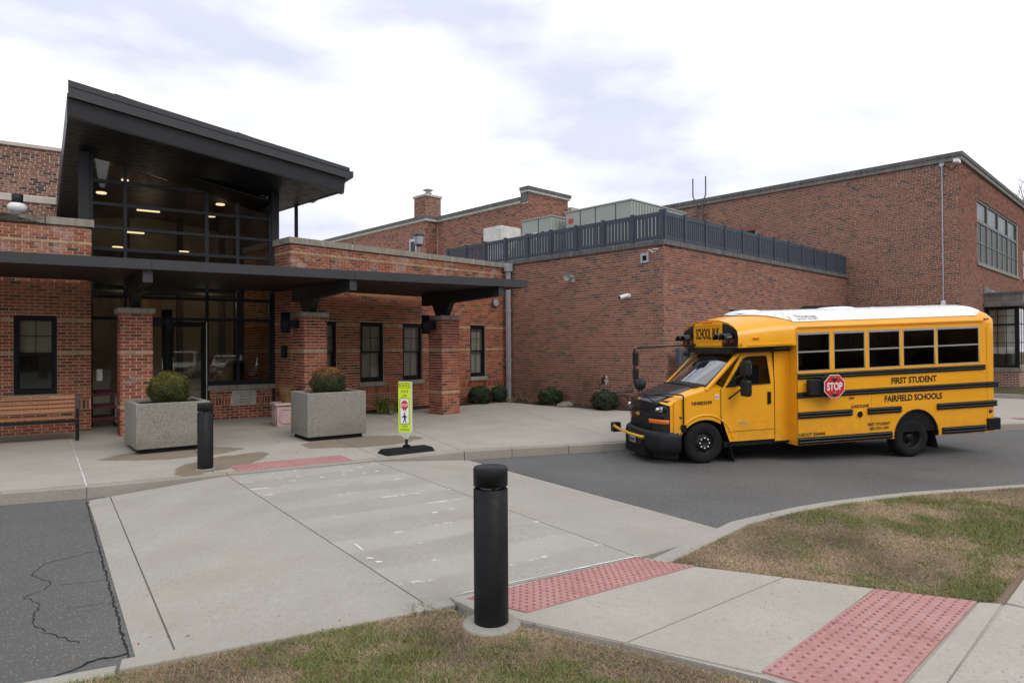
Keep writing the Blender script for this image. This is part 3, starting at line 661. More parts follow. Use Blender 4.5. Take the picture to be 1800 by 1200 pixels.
# ---- left brick wing
lw = thing('brick_wing', (-8.91, 13.98, 0), azr(57), 'low red brick wing with one black window, left of the glass tower', 'building')
hL = [(-1.32, -.60, .94, 2.56)]
mb = MB(); wall_block(mb, -7, -.012, .012, .40, .05, 4.435, hL); mb.box(-.4, -.012, .40, 1.1, .05, 4.435); mb.build('wall', 'mortar_buff', lw)
bricks(lw, [dict(o=(0, 0), d='x', u0=-6.8, u1=0, z0=.14, z1=4.43, holes=[(-1.32, -.60, .82, 2.56)]), dict(o=(0, 0), d='Y', u0=.02, u1=.9, z0=.14, z1=4.43)],
       'brick_red', bands=(4.085, 2.475, 1.765), soldiers=((.61, .80),), hidden=lambda x, y: 436 + x * .066 < y < 498 or y > 745)
dh_window(lw, -1.32, -.60, .94, 2.56, blind='blind_beige', half=True)
coping(lw, -7, .05, -.05, .45, 4.437, 4.595, [-.79 - 1.35 * k for k in range(5)])
# ---- right brick wing
rw = thing('brick_wing', (-5.44, 16.22, 0), azr(44), 'low red brick wing with five black windows, right of the glass tower', 'building')
wins = [(.56, 1.28), (1.99, 2.74), (3.39, 4.08), (4.70, 5.42), (5.97, 6.62)]
hR = [(a, b, .93, 2.55) for a, b in wins]
mb = MB(); wall_block(mb, .012, 7.56, .012, .36, .05, 4.435, hR); mb.box(.012, .35, .36, 2.6, .05, 4.435); mb.build('wall', 'mortar_buff', rw)
bricks(rw, [dict(o=(0, 0), d='x', u0=0, u1=7.56, z0=.14, z1=4.43, holes=[(a, b, .81, 2.55) for a, b in wins]), dict(o=(0, 2.6), d='y', u0=0, u1=2.6 - .012, z0=.14, z1=4.43)],
       'brick_red', bands=(4.24, 2.475, 1.765), soldiers=((.61, .80),), hidden=lambda x, y: 436 + x * .066 < y < 505 + x * .026 or (505 < x < 575 and y > 545) or (742 < x < 802 and y > 550))
for i, (a, b) in enumerate(wins): dh_window(rw, a, b, .93, 2.55, muntin=True)
coping(rw, -.05, 7.52, -.05, .42, 4.437, 4.595, [.0 + .868 * k for k in range(1, 9)])
coping(rw, .421, 2.6, -.05, .38, 4.437, 4.594, [], ax='y')

# ---- glass entrance tower
tw = thing('entrance_tower', (-6.07, 16.86, 0), azr(57), 'tall glazed school entrance under an oversized dark sloping roof', 'building')
roofz = lambda x: 6.31 + (1.44 - x) * .1625        # top of the front fascia
gz = lambda x: 5.02 + (-.05 - x) * .245            # where the glass meets the soffit
vx = [-3.95, -3.29, -1.58, -.88, -.10]
mu = MB(); w = .035
for x in vx + [-2.43]:
    lo = .14; hi = gz(x) + .25 if x != -2.43 else 2.55
    mu.box(x - w, x + w, -.05, .06, lo, hi)
def hbar(z, x0=-3.915, x1=-.135, h=.035, d=-.045):
    xs = [x for x in vx if x0 - .1 < x < x1 + .1]
    for a, b in zip(xs[:-1], xs[1:]):
        if z < gz((a + b) / 2) + .1: mu.box(a + w, b - w, d, .055, z - h, z + h)
for z in (5.64, 5.13, 4.60, 4.12, 3.62, 3.05, 2.56): hbar(z)
mu.box(-1.545, -.135, -.045, .055, .97, 1.07); mu.box(-1.545, -.915, -.02, .05, 1.62, 1.645)
mu.box(-3.29 - w, -2.43 + w, -.05, .06, 2.42, 2.50)
mu.build('mullion', 'mullion', tw)
xs = vx; zs = [.97, 2.56, 3.05, 3.62, 4.12, 4.60, 5.13, 5.64, 6.6]
for a, b in zip(xs[:-1], xs[1:]):
    for c, d in zip(zs[:-1], zs[1:]):
        if (a, b) == (-3.29, -1.58) and c < 2: continue
        if c < 2 and a < -3.5: c = .2
        za, zb = min(d, gz(a) + .2), min(d, gz(b) + .2)
        if za <= c + .05: continue
        zb = max(zb, c + .01); g = MB(); x0, x1 = a + w, b - w
        g.hexa([(x0, 0, c), (x1, 0, c), (x1, .012, c), (x0, .012, c), (x0, 0, za), (x1, 0, zb), (x1, .012, zb), (x0, .012, za)]); g.build('pane', 'glass_tower', tw)
for a, b, hx in ((-3.255, -2.455, -2.55), (-2.405, -1.615, -2.32)):
    f = MB(); f.box(a, a + .10, -.035, .02, .16, 2.50).box(b - .10, b, -.035, .02, .16, 2.50).box(a + .10, b - .10, -.035, .02, 2.38, 2.50).box(a + .10, b - .10, -.035, .02, .16, .40)
    dr = f.build('door', 'frame_black', tw); MB().box(a + .10, b - .10, -.012, -.004, .40, 2.38).build('pane', 'glass_tower', dr)
    MB().tube([(hx, -.04, 1.28), (hx, -.09, 1.30), (hx, -.09, 1.62), (hx, -.04, 1.64)], .014, 8).build('handle', 'aluminium', dr)
MB().box(-1.61, -1.59, -.075, -.052, .35, 2.50).build('edge_strip', 'aluminium', tw)
# corner posts, dark side wall, knee wall with plaque
MB().box(-4.19, -3.985, -.07, .2, .14, 6.25).build('corner_post', 'soffit_black', tw); MB().box(-.065, .11, -.07, .35, .14, 5.85).build('corner_post', 'soffit_black', tw)
sw = MB(); 
for k in range(10): sw.box(-4.17, -4.10, .2 + k * .48, .2 + k * .48 + .46, .14, 6.15 - k * .09)
sw.build('side_cladding', 'charcoal', tw)
kw = thing('knee_wall', (-6.07, 16.86, 0), azr(57), 'short brick wall with stone sill and carved plaque under the entrance glazing', 'wall')
kx0, kx1 = -1.53, -.07
MB().box(kx0 + .01, kx1, -.058, .10, .05, .83).build('wall', 'mortar_buff', kw)
bricks(kw, [dict(o=(0, -.07), d='x', u0=kx0, u1=kx1, z0=.14, z1=.82, holes=[(-1.03, -.46, .44, .84)])], 'brick_column', soldiers=((.50, .69),))
MB().box(kx0 - .05, .0, -.15, -.03, .84, .965).build('sill', 'stone', kw, bevel=.01)
pq = MB().box(-1.02, -.47, -.085, -.05, .45, .835).build('plaque', 'stone_pale', kw, bevel=.005)
en = MB()
for zz, n, x0 in ((.765, 9, -.93), (.72, 10, -.95), (.67, 5, -.83), (.60, 8, -.82), (.53, 10, -.97)):
    x = x0
    for k in range(n):
        l = random.uniform(.018, .045); en.box(x, min(x + l, -.50), -.0865, -.0855, zz, zz + .016); x += l + .012
        if x > -.52: break
en.build('engraving', 'coping_dark', pq)
# lobby behind the glass
rm = MB(); rm.box(-4.1, -.02, 5.2, 5.3, .14, 6.1); rm.m = 0
rm.build('lobby_wall', 'room', tw); MB().box(-4.09, 2.0, .12, 5.2, .09, .135).build('lobby_floor', 'room_floor', tw)
MB().hexa([(-4.09, .12, 6.42), (.1, .12, 5.58), (.1, 5.2, 5.5), (-4.09, 5.2, 6.0), (-4.09, .12, 6.46), (.1, .12, 5.62), (.1, 5.2, 5.55), (-4.09, 5.2, 6.05)]).build('lobby_ceiling', 'room_dark', tw)
MB().box(-.06, .0, .36, 5.2, .14, 5.7).build('lobby_side', 'room_dark', tw)
bm_ = MB()
for z in (3.35, 4.35): bm_.box(-4.05, -.1, 3.2, 3.4, z, z + .22)
for x in (-3.2, -1.9, -.8): bm_.box(x, x + .16, 3.1, 3.3, .14, 5.4)
bm_.box(-4.0, -.1, 1.9, 3.2, 3.36, 3.50)
bm_.build('lobby_beam', 'room_dark', tw)
wp = MB(); wp.box(-2.75, -2.3, 3.0, 3.1, 2.6, 3.3).box(-1.3, -1.0, 2.9, 3.0, .14, 1.6).box(-3.7, -2.6, 3.45, 3.5, 3.6, 4.15); wp.build('lobby_panel', 'room_warm', tw)
MB().box(-1.32, -1.02, .12, .14, 1.02, 1.42).build('notice', 'blind_beige', tw)
for (x, y, z, rx, ry) in ((-3.73, 1.2, 5.60, .11, .11), (-3.24, 1.2, 5.97, .08, .06), (-1.08, 1.2, 5.62, .11, .11), (-1.30, 1.2, 5.29, .10, .10), (-2.68, 2.0, 5.42, .26, .05), (-2.98, 2.2, 4.86, .22, .05), (-3.35, 2.4, 4.48, .12, .08), (-1.80, 2.4, 4.48, .12, .05)):
    d = MB(lambda a, b, c, x=x, y=y, z=z, rx=rx, ry=ry: (x + a * rx, y + b * ry, z + c)); d.lathe([(1, 0), (1, .03)], 14) if rx < .2 else d.box(-1, 1, -1, 1, 0, .04)
    d.build('lobby_lamp', 'lamp', tw)
for (x, y, z, e) in ((-2.7, 3.4, 4.9, 5), (-3.2, 2.6, 3.1, 6), (-1.2, 2.6, 3.1, 7)):
    ld = bpy.data.lights.new('lobby_light', 'POINT'); ld.energy = e; ld.color = (1, .84, .6); ld.shadow_soft_size = .25; lo_ = bpy.data.objects.new('lobby_light', ld); COL.objects.link(lo_); lo_.parent = tw; lo_.location = (x, y, z)
# roof: bilinear soffit, boards, two-step fascia
def roof_pt(a, b, z=0.):     # a: 0 left..1 right, b: 0 front..1 back (underside)
    P00, P10, P01, P11 = Vector((-4.36, -1.42, 6.56)), Vector((1.28, -1.42, 5.71)), Vector((-4.73, 5.0, 5.50)), Vector((.45, 2.6, 5.76))
    p = P00 * (1 - a) * (1 - b) + P10 * a * (1 - b) + P01 * (1 - a) * b + P11 * a * b; p.z += z; return p
sb = MB(); nb = 26
for i in range(nb):
    b0, b1 = i / nb + .0015, (i + 1) / nb - .0015
    for j in range(6):
        a0, a1 = j / 6, (j + 1) / 6
        sb.hexa([roof_pt(a0, b0), roof_pt(a1, b0), roof_pt(a1, b1), roof_pt(a0, b1), roof_pt(a0, b0, .015), roof_pt(a1, b0, .015), roof_pt(a1, b1, .015), roof_pt(a0, b1, .015)])
sb.build('soffit_board', 'soffit_black', tw, kind='stuff')
rf = MB(); rf.grid(lambda a, b: roof_pt(a, b, .02), 8, 8); rf.build('soffit_backing', 'dark', tw)
def fas(name, x0, x1, yA, yB, za, zb, thick, mat):   # sloping board along the front; za(x) top, zb(x) bottom, yA top face, yB bottom face
    m = MB(); m.hexa([(x0, yB, zb(x0)), (x1, yB, zb(x1)), (x1, yB + thick, zb(x1)), (x0, yB + thick, zb(x0)), (x0, yA, za(x0)), (x1, yA, za(x1)), (x1, yA + thick, za(x1)), (x0, yA + thick, za(x0))])
    return m.build(name, mat, tw)
lz = lambda k0, k1: (lambda x: k0 + (k1 - k0) * (x + 4.35) / 5.79)
fas('fascia', -4.35, 1.44, -1.60, -1.60, lz(7.25, 6.31), lz(7.125, 6.22), .3, 'fascia')
fas('fascia', -4.35, 1.44, -1.585, -1.585, lz(7.12, 6.215), lz(6.92, 6.04), .3, 'fascia')
fas('fascia', -4.35, 1.36, -1.50, -1.40, lz(6.91, 6.035), lz(6.55, 5.70), .2, 'fascia')
# left verge, right verge, roof sheet
def verge(name, a, mat, hz0, hz1, top0, top1, dx):
    p, q = roof_pt(a, .03), roof_pt(a, 1)
    m = MB(); m.hexa([(p.x, p.y, p.z - .01), (q.x, q.y, q.z - .01), (q.x + dx, q.y, q.z - .01), (p.x + dx, p.y, p.z - .01), (p.x, p.y, top0), (q.x, q.y, q.z + top1), (q.x + dx, q.y, q.z + top1), (p.x + dx, p.y, top0)]); m.build(name, mat, tw, recalc=True)
verge('verge', 0, 'fascia', 0, 0, 7.10, .55, .06); verge('verge', 1, 'fascia', 0, 0, 6.12, .42, -.06)
m = MB(); m.hexa([(-4.33, -1.55, 7.0), (1.42, -1.55, 6.05), (.5, 2.6, 6.1), (-4.70, 5.0, 5.9), (-4.33, -1.55, 7.2), (1.42, -1.55, 6.26), (.5, 2.6, 6.25), (-4.70, 5.0, 6.1)]); m.build('roof_sheet', 'charcoal', tw)
for x, l in ((-3.55, 1.5), (-1.16, 1.2)):
    m = MB(); z = lambda u: lz(7.25, 6.31)(u); m.hexa([(x, -1.5, z(x) - .01), (x + l, -1.5, z(x + l) - .02), (x + l, -1.2, z(x + l) - .02), (x, -1.2, z(x) - .01), (x, -1.5, z(x) + .05), (x + l, -1.5, z(x + l) + .0), (x + l, -1.2, z(x + l)), (x, -1.2, z(x) + .05)]); m.build('roof_flashing', 'charcoal', tw)
MB().box(1.40, 1.585, -1.45, 2.0, 6.12, 6.27).build('gutter', 'fascia', tw)
for a, b in ((.30, .38), (.80, .42)):
    p = roof_pt(a, b); MB().lathe([(.085, -.012), (.11, -.012), (.11, .0), (.085, .0)], 16, (p.x, p.y, p.z), caps=False).build('downlight', 'galv', tw)
MB().box(.72, .80, .72, .80, 4.50, 5.74).build('roof_post', 'charcoal', tw)

# ---- canopy on brackets along the front of the entrance
F0, F1, F2, F3 = (-12.2, 8.45), (-3.29, 13.78), (-.22, 15.60), (.37, 15.95)
cn = thing('entrance_canopy', (-3.29, 13.78, 0), 0, 'long flat dark canopy carried on brick columns along the entrance', 'canopy')
lc = lambda p: (p[0] + 3.29, p[1] - 13.78)
back = [(-2.45, 19.0), (-5.30, 16.22), (-5.98, 16.80), (-9.15, 14.72), (-8.93, 13.9), (-14.4, 10.35)]
m = MB(); m.poly([lc((p[0] - .012, p[1] + .02)) for p in (F0, F1, F2, F3)] + [lc((p[0] + .06, p[1] - .08)) for p in back], 3.295, 3.43); m.build('soffit', 'soffit', cn)
fl = [F0, (-6.48, 11.87), F1, F2, F3]
for a, b in zip(fl[:-1], fl[1:]):
    a, b = Vector(lc(a)), Vector(lc(b)); d = (b - a).normalized(); n = Vector((d.y, -d.x)); a2, b2 = a + d * .003, b - d * .003
    m = MB(); m.poly([(a2 + n * .03)[:], (b2 + n * .03)[:], (b2 - n * .06)[:], (a2 - n * .06)[:]][::-1], 3.285, 3.465); m.build('fascia', 'fascia', cn)
a, b = Vector(lc(F3)), Vector(lc(back[0])); d = (b - a).normalized(); n = Vector((d.y, -d.x))
m = MB(); m.poly([(a + n * .03)[:], (b + n * .03)[:], (b - n * .06)[:], (a - n * .06)[:]][::-1], 3.285, 3.465); m.build('fascia', 'fascia', cn)
cols = [((-7.65, 13.39), 54, 1.90, 'leftmost brick column beside the red cart, carrying the canopy'), ((-4.69, 15.33), 48, 2.10, 'middle brick column behind the planter with the orange-tipped bush'), ((-1.78, 17.23), 46, 2.26, 'rightmost brick column, next to the school crossing sign')]
CW = .57
for i, (c, az, q, lab) in enumerate(cols):
    e = uv(az); fwd = Vector((e.y, -e.x, 0)); th = Vector((c[0] + 3.29, c[1] - 13.78, 0))
    mp_ = lambda s: (lambda a, b: (th + fwd * a + e * s + Vector((0, 0, b)))[:])
    prof = [(-.86, 3.293), (q - .075, 3.293), (q - .075, 3.07), (.36, 2.99), (.16, 2.684), (-.25, 2.684), (-.40, 2.97), (-.86, 2.97)]
    m = MB(); m.prism(prof, mp_(-.075), mp_(.075)); br = m.build('bracket', 'charcoal', cn, recalc=True)
    m = MB(); m.prism([(q - .073, 3.283), (q - .045, 3.283), (q - .045, 3.06), (q - .073, 3.06)], mp_(-.08), mp_(.08)); m.build('end_plate', 'fascia', br, recalc=True)
    cr_ = thing('brick_column', (*c, 0), azr(az), lab, 'column', 'brick columns carrying the canopy'); k = CW / 2
    MB().box(-k + .012, k - .012, -k + .012, k - .012, .05, 2.565).build('core', 'mortar_buff', cr_)
    bricks(cr_, [dict(o=(0, -k), d='x', u0=-k, u1=k, z0=.14, z1=2.56), dict(o=(-k, 0), d='y', u0=-k + .012, u1=k - .012, z0=.14, z1=2.56), dict(o=(k, 0), d='Y', u0=-k + .012, u1=k - .012, z0=.14, z1=2.56)], 'brick_column', bands=(1.765, .72))
    MB().box(-k - .05, k + .05, -k - .05, k + .05, 2.568, 2.68).build('cap', 'stone', cr_, bevel=.03)
    if i == 0:
        m = MB()
        for x0, z0 in ((-.10, 1.255), (-.20, 1.185)):
            frame_c = ((x0, x0 + .19, z0, z0 + .006), (x0, x0 + .19, z0 + .052, z0 + .058), (x0, x0 + .006, z0 + .006, z0 + .052), (x0 + .184, x0 + .19, z0 + .006, z0 + .052)); [m.box(a_, b_, -k - .0045, -k - .003, c_, d_) for a_, b_, c_, d_ in frame_c]
            for q_ in range(7): xx = x0 + .02 + q_ * .022; m.box(xx, xx + .012, -k - .0045, -k - .003, z0 + .015 + random.uniform(0, .008), z0 + .03 + random.uniform(0, .012))
        m.build('chalk_mark', 'stone_pale', cr_)
    sx = 1 if i == 0 else -1; lx = sx * (k + .30)
    wl = thing('wall_light', (c[0] + e.x * lx, c[1] + e.y * lx, 2.2), azr(az), ['black cylinder light on the right side of the leftmost column', 'black cylinder light on the left side of the middle column', 'black cylinder light on the left side of the rightmost column'][i], 'light', 'cylinder lights on the columns')
    MB().lathe([(.085, .004), (.10, 0), (.10, .47), (.085, .466)], 20).build('housing', 'frame_black', wl)
    MB().box(-.10 if sx < 0 else -.29, .29 if sx < 0 else .10, -.05, .05, .12, .30).build('arm', 'frame_black', wl)
# ---- annex
ax_ = thing('annex_building', (4.02, 17.40, 0), azr(46), 'purple-brown brick annex with a slatted fence round its flat roof', 'building')
hB = [(3.55, 4.45, 2.15, 2.96)]
mb = MB(); wall_block(mb, .012, 13.7, .012, .3, .05, 4.53, hB); wall_block(mb, .31, 9.3, .012, .3, .05, 4.53, ax='y'); mb.build('wall', 'mortar_grey', ax_)
bricks(ax_, [dict(o=(0, 6.05), d='y', u0=0, u1=6.05 - .012, z0=.14, z1=4.53), dict(o=(0, 0), d='x', u0=0, u1=13.6, z0=.14, z1=4.53, holes=[(3.53, 4.47, 2.15, 2.96)])], 'brick_purple', bond='common', hidden=lambda x, y: bus_rect(x, y))
MB().box(3.56, 4.44, .10, .14, 2.15, 2.95).build('window', 'frame_black', ax_)
MB().box(.35, 13.5, .35, 9.2, 4.40, 4.62).build('flat_roof', 'coping_dark', ax_)
coping(ax_, -.06, 13.62, -.06, .36, 4.533, 4.67, [1.4 * k for k in range(1, 10)], 'stone_dark', 'stone')
coping(ax_, .361, 9.3, -.06, .36, 4.533, 4.669, [1.6 * k for k in range(1, 6)], 'stone_dark', 'stone', ax='y')
for nm, y, z, w in (('wall_vent', .585, 4.23, .13),):
    f = MB(); f.box(-.04, -.008, y - w, y + w, z - w, z - w + .06).box(-.04, -.008, y - w, y + w, z + w - .06, z + w).box(-.04, -.008, y - w, y - w + .06, z - w + .06, z + w - .06).box(-.04, -.008, y + w - .06, y + w, z - w + .06, z + w - .06)
    v = f.build(nm, 'galv', ax_); MB().box(-.012, -.008, y - w + .06, y + w - .06, z - w + .06, z + w - .06).build('vent_opening', 'dark', v)
# fence round the annex roof
fe = thing('roof_fence', (4.02, 17.40, 4.67), azr(46), 'dark blue-grey slatted fence standing on the annex roof edge', 'fence')
fh = .80
def fence_run(root, ax, posts, h, off, slat_w=.075, gap=.032, post=.10, keepz=.03):
    sm = {}
    for i, p in enumerate(posts):
        m = MB(); (m.box(p - post / 2, p + post / 2, off - .03, off + .07, -.0, h) if ax == 'x' else m.box(off - .03, off + .07, p - post / 2, p + post / 2, 0, h)); m.build('post', 'slate', root, bevel=.006)
    for a, b in zip(posts[:-1], posts[1:]):
        a, b = a + post / 2, b - post / 2
        for z0, z1 in ((keepz, keepz + .10), (h - .15, h - .04)):
            m = MB(); (m.box(a, b, off, off + .04, z0, z1) if ax == 'x' else m.box(off, off + .04, a, b, z0, z1)); m.build('rail', 'slate', root)
        n = max(1, int((b - a + gap) / (slat_w + gap))); st = (b - a) / n
        for k in range(n):
            key = 'slat' 
            if key not in sm: m = MB(); m.box(-slat_w / 2, slat_w / 2, -.012, .012, keepz + .10, h - .15); sm[key] = m.mesh('slat'); sm[key].materials.append(M['slate'])
            o = link('slat', sm[key], root); c = a + (k + .5) * st
            o.location = (c, off + .02, 0) if ax == 'x' else (off + .02, c, 0); o.rotation_euler = (0, 0, 0 if ax == 'x' else math.pi / 2)
fence_run(fe, 'x', [.0] + [.0 + 1.115 * k for k in range(1, 13)], fh, .03)
fence_run(fe, 'y', [.0] + [1.02 * k for k in range(1, 10)], fh, .03)
# low screen fence by the annex wall behind the bus
pt = lambda root, x, y, z=0: (Matrix.Translation(root.location) @ Matrix.Rotation(root.rotation_euler[2], 4, 'Z')) @ Vector((x, y, z))
g0 = pt(ax_, .22, -.30, 0)
sf = thing('screen_fence', (g0.x, g0.y, .14), azr(46), 'dark slatted screen fence on the ground behind the bus bonnet', 'fence')
fence_run(sf, 'x', [0, 1.1, 2.2, 3.3], 1.66, 0)
# ---- main building, right
mn = thing('main_building', (16.20, 23.80, 0), azr(46), 'tall two storey brick school block with a large window on its right side', 'building')
hM = [(2.74, 11.3, 5.04, 7.58), (12.6, 16.5, 5.04, 6.62)]
mb = MB(); wall_block(mb, .012, 17, .012, .3, -.02, 8.5, hM); wall_block(mb, .31, 14, .012, .3, -.02, 8.5, [(7.7, 8.3, 6.3, 7.02)], ax='y'); mb.build('wall', 'mortar_grey', mn)
bricks(mn, [dict(o=(0, 14), d='y', u0=.3, u1=14 - .012, z0=4.2, z1=8.5, holes=[(14 - 8.3, 14 - 7.7, 6.3, 7.02)]), dict(o=(0, 4.2), d='y', u0=0, u1=4.2 - .012, z0=.14, z1=4.19),
            dict(o=(0, 0), d='x', u0=0, u1=16.8, z0=.14, z1=8.5, holes=[(a - .01, b + .01, c - .12, d) for a, b, c, d in hM] + [(3.8, 9, .1, 3.6)])], 'brick_purple', bond='common', hidden=bus_rect)
coping(mn, -.08, 17, -.10, .4, 8.503, 8.66, [1.9 * k for k in range(1, 9)], 'coping_dark', 'stone', name='cornice_stone')
coping(mn, .401, 14, -.10, .4, 8.503, 8.659, [.9] + [.9 + 3.6 * k for k in range(1, 4)], 'coping_dark', 'stone', ax='y', name='cornice_stone')
MB().box(-.13, 17, -.13, .42, 8.662, 8.80).build('parapet_cap', 'stone_dark', mn); MB().box(-.13, .42, .421, 14, 8.662, 8.799).build('parapet_cap', 'stone_dark', mn)
MB().box(.06, .08, 7.72, 8.28, 6.3, 7.0).build('window', 'frame_black', mn); MB().box(-.02, .012, 7.6, 8.4, 7.02, 7.2).build('lintel', 'brick_orange', mn)
f = MB(); x0, x1 = 2.74, 11.3; bw = (x1 - x0) / 4
f.box(x0, x1, .06, .14, 7.50, 7.58).box(x0, x1, .06, .14, 5.04, 5.14)
for k in range(5): f.box(x0 + bw * k - (.07 if k else 0), x0 + bw * k + (.07 if k < 4 else 0), .05, .15, 5.14, 7.50)
for k in range(4):
    a, b = x0 + bw * k + .07, x0 + bw * (k + 1) - .07; f.box(a, b, .06, .14, 6.68, 6.80); f.box(a, b, .07, .13, 5.88, 5.93); c = (a + b) / 2; f.box(c - .03, c + .03, .07, .13, 5.14, 5.88); f.box(c - .03, c + .03, .07, .13, 5.93, 6.68)
bigw = f.build('window', 'window_steel', mn)
for k in range(4):
    a, b = x0 + bw * k + .07, x0 + bw * (k + 1) - .07; c = (a + b) / 2
    MB().box(a, b, .10, .105, 6.80, 7.50).build('pane', 'gloss_black', bigw)
    for p, q in ((a, c - .03), (c + .03, b)):
        for z0, z1 in ((5.14, 5.88), (5.93, 6.68)): MB().box(p, q, .10, .105, z0, z1).build('infill_panel', 'infill', bigw)
MB().box(x0 - .1, x1 + .1, -.06, .06, 4.93, 5.038).build('sill', 'stone', bigw)
f = MB(); f.box(12.6, 16.5, .06, .12, 5.04, 5.12).box(12.6, 12.7, .06, .12, 5.12, 6.62).box(12.7, 16.5, .06, .12, 5.8, 5.86); w2 = f.build('window', 'frame_black', mn); MB().box(12.7, 16.5, .09, .10, 5.12, 6.62).build('pane', 'gloss_black', w2); MB().box(12.5, 16.6, -.06, .06, 4.93, 5.038).build('sill', 'stone', w2)
# bay window at the foot of the main building
by = 1.10; X0, X1 = 3.9, 8.6
bay = MB(); bay.box(X0, X1, -by, -.01, .1, .78); bay.build('bay_base', 'mortar_grey', mn)
bricks(mn, [dict(o=(X0, -.02), d='y', u0=0, u1=by - .02, z0=.14, z1=.77), dict(o=(X0, -by), d='x', u0=0, u1=X1 - X0, z0=.14, z1=.77)], 'brick_purple', keep=0)
MB().box(X0 - .06, X1, -by - .06, -.01, .783, .93).build('bay_sill', 'stone', mn)
f = MB()
for (a, b) in ((X0, X0 + .12),): f.box(a, b, -by, -by + .14, .93, 3.32)
f.box(X0, X0 + .06, -.14, -.01, .93, 3.32); f.box(X0, X0 + .06, -by + .14, -.14, 3.22, 3.32); f.box(X0, X0 + .06, -by + .14, -.14, .93, 1.02)
f.box(X0 + .01, X0 + .05, -by + .14, -.14, 2.58, 2.66); 
for z in (1.45, 1.9, 2.3, 2.95): f.box(X0 + .02, X0 + .04, -by + .14, -.14, z, z + .02)
for k in (1, 2): yy = -by + .14 + (by - .28) * k / 3; f.box(X0 + .015, X0 + .045, yy - .012, yy + .012, 1.02, 3.22)
for z in (1.9, 2.62): f.box(X0 + .12, X1, -by + .02, -by + .05, z, z + .04)
for k in range(1, 6): xx = X0 + .12 + .55 * k; f.box(xx, xx + .03, -by + .02, -by + .05, .93, 3.32)
bw_ = f.build('bay_window', 'frame_black', mn)
MB().box(X0 + .028, X0 + .032, -by + .14, -.14, 1.02, 3.22).build('pane', 'glass', bw_); MB().box(X0 + .12, X1, -by + .03, -by + .035, .93, 3.32).build('pane', 'glass', bw_)
MB().box(X0 + .12, X0 + .125, -by + .14, -.12, 1.75, 3.25).build('blind', 'blind_beige', bw_); MB().box(X0 + .135, X0 + .14, -by + .14, -.12, 1.45, 1.74).build('blind', 'white_paint', bw_); MB().box(X0 + .6, X0 + .62, -by + .1, -.02, .9, 3.3).build('room_back', 'room_dark', bw_)
MB().box(X0 - .25, X1, -by - .28, -.01, 3.33, 3.50).build('bay_cornice', 'coping_dark', mn, bevel=.02); MB().box(X0 - .12, X1, -by - .15, -.01, 3.502, 3.80).build('bay_parapet', 'coping_dark', mn); MB().box(X0 - .15, X1, -by - .18, -.01, 3.802, 3.90).build('bay_cap', 'stone_dark', mn)
MB().hexa([(X0 - .12, -.5, 3.9), (X0 + .9, -.5, 3.9), (X0 + .9, -.01, 3.9), (X0 - .12, -.01, 3.9), (X0 - .12, -.3, 3.95), (X0 + .9, -.3, 3.95), (X0 + .9, -.02, 4.10), (X0 - .12, -.02, 4.25)]).build('flashing', 'galv', mn)
# ---- rear building with chimney
rb = thing('rear_building', (.72, 27.95, 0), azr(46), 'orange-brown brick building with a square chimney, far behind the right wing', 'building')
mb = MB(); mb.box(.012, 14, .012, 6.2, 0, 8.0); mb.box(-.69, .0, 6.32, 22, 0, 8.0); mb.box(.0, 4, 6.21, 22, 0, 7.9); mb.box(.012, 2.56, .012, .4, 8.0, 8.42); mb.build('wall', 'mortar_grey', rb)
bricks(rb, [dict(o=(0, 6.28), d='y', u0=0, u1=6.27, z0=4.3, z1=8.0), dict(o=(-.7, 22), d='y', u0=4, u1=22 - 6.3, z0=4.3, z1=8.0), dict(o=(-.7, 6.30), d='x', u0=.01, u1=.69, z0=4.3, z1=8.0), dict(o=(0, 0), d='x', u0=0, u1=2.56, z0=5, z1=8.40), dict(o=(2.56, 0), d='x', u0=0, u1=4, z0=5, z1=7.99)], 'brick_orange', bond='common')
for (a, b, c, d, z) in ((-.10, .35, .42, 6.2, 8.0), (-.80, -.30, 6.2, 22, 8.0), (-.299, .34, 6.2, 6.55, 8.0)):
    MB().box(a, b, c, d, z + .003, z + .11).build('coping_stone', 'stone_pale', rb); MB().box(a - .03, b, c, d, z + .112, z + .26).build('parapet_cap', 'stone_dark', rb)
MB().box(-.09, 2.62, -.10, .40, 8.423, 8.53).build('coping_stone', 'stone_pale', rb); MB().box(-.12, 2.66, -.13, .41, 8.532, 8.66).build('parapet_cap', 'stone_dark', rb)
MB().box(-.06, -.002, .02, .40, 8.05, 8.42).build('parapet_end', 'stone_dark', rb); MB().box(2.66, 14, -.10, .4, 8.003, 8.15).build('coping_stone', 'stone_pale', rb)
MB().box(.34, 12, .44, 20, 7.9, 8.02).build('flat_roof', 'coping_dark', rb)
ch = MB(); ch.box(.612, 1.588, 7.012, 7.988, 8.0, 9.72); chm = ch.build('chimney', 'mortar_grey', rb); chm.location = (0, 1.05, 0)
cb = MB()
for (o, d, u0, u1) in (((.6, 7.0), 'x', 0, 1.0), ((.6, 7.5), 'y', -.5, .49)):
    k = int(8.0 / PV)
    while k * PV < 9.7:
        z = k * PV; u = u0 + (k % 2) * .1 - .1
        while u < u1:
            a, b = max(u, u0), min(u + BL, u1)
            if b - a > .02:
                T = (lambda uu, dd, zz: (o[0] + uu, o[1] + dd, zz)) if d == 'x' else (lambda uu, dd, zz: (o[0] + dd, o[1] - uu, zz))
                cb.add([T(a, .012, z), T(b, .012, z), T(b, .012, z + BH), T(a, .012, z + BH), T(a, -.006, z), T(b, -.006, z), T(b, -.006, z + BH), T(a, -.006, z + BH)], [(4, 5, 6, 7), (0, 1, 5, 4), (1, 2, 6, 5), (2, 3, 7, 6), (3, 0, 4, 7)])
            u += PU
        k += 1
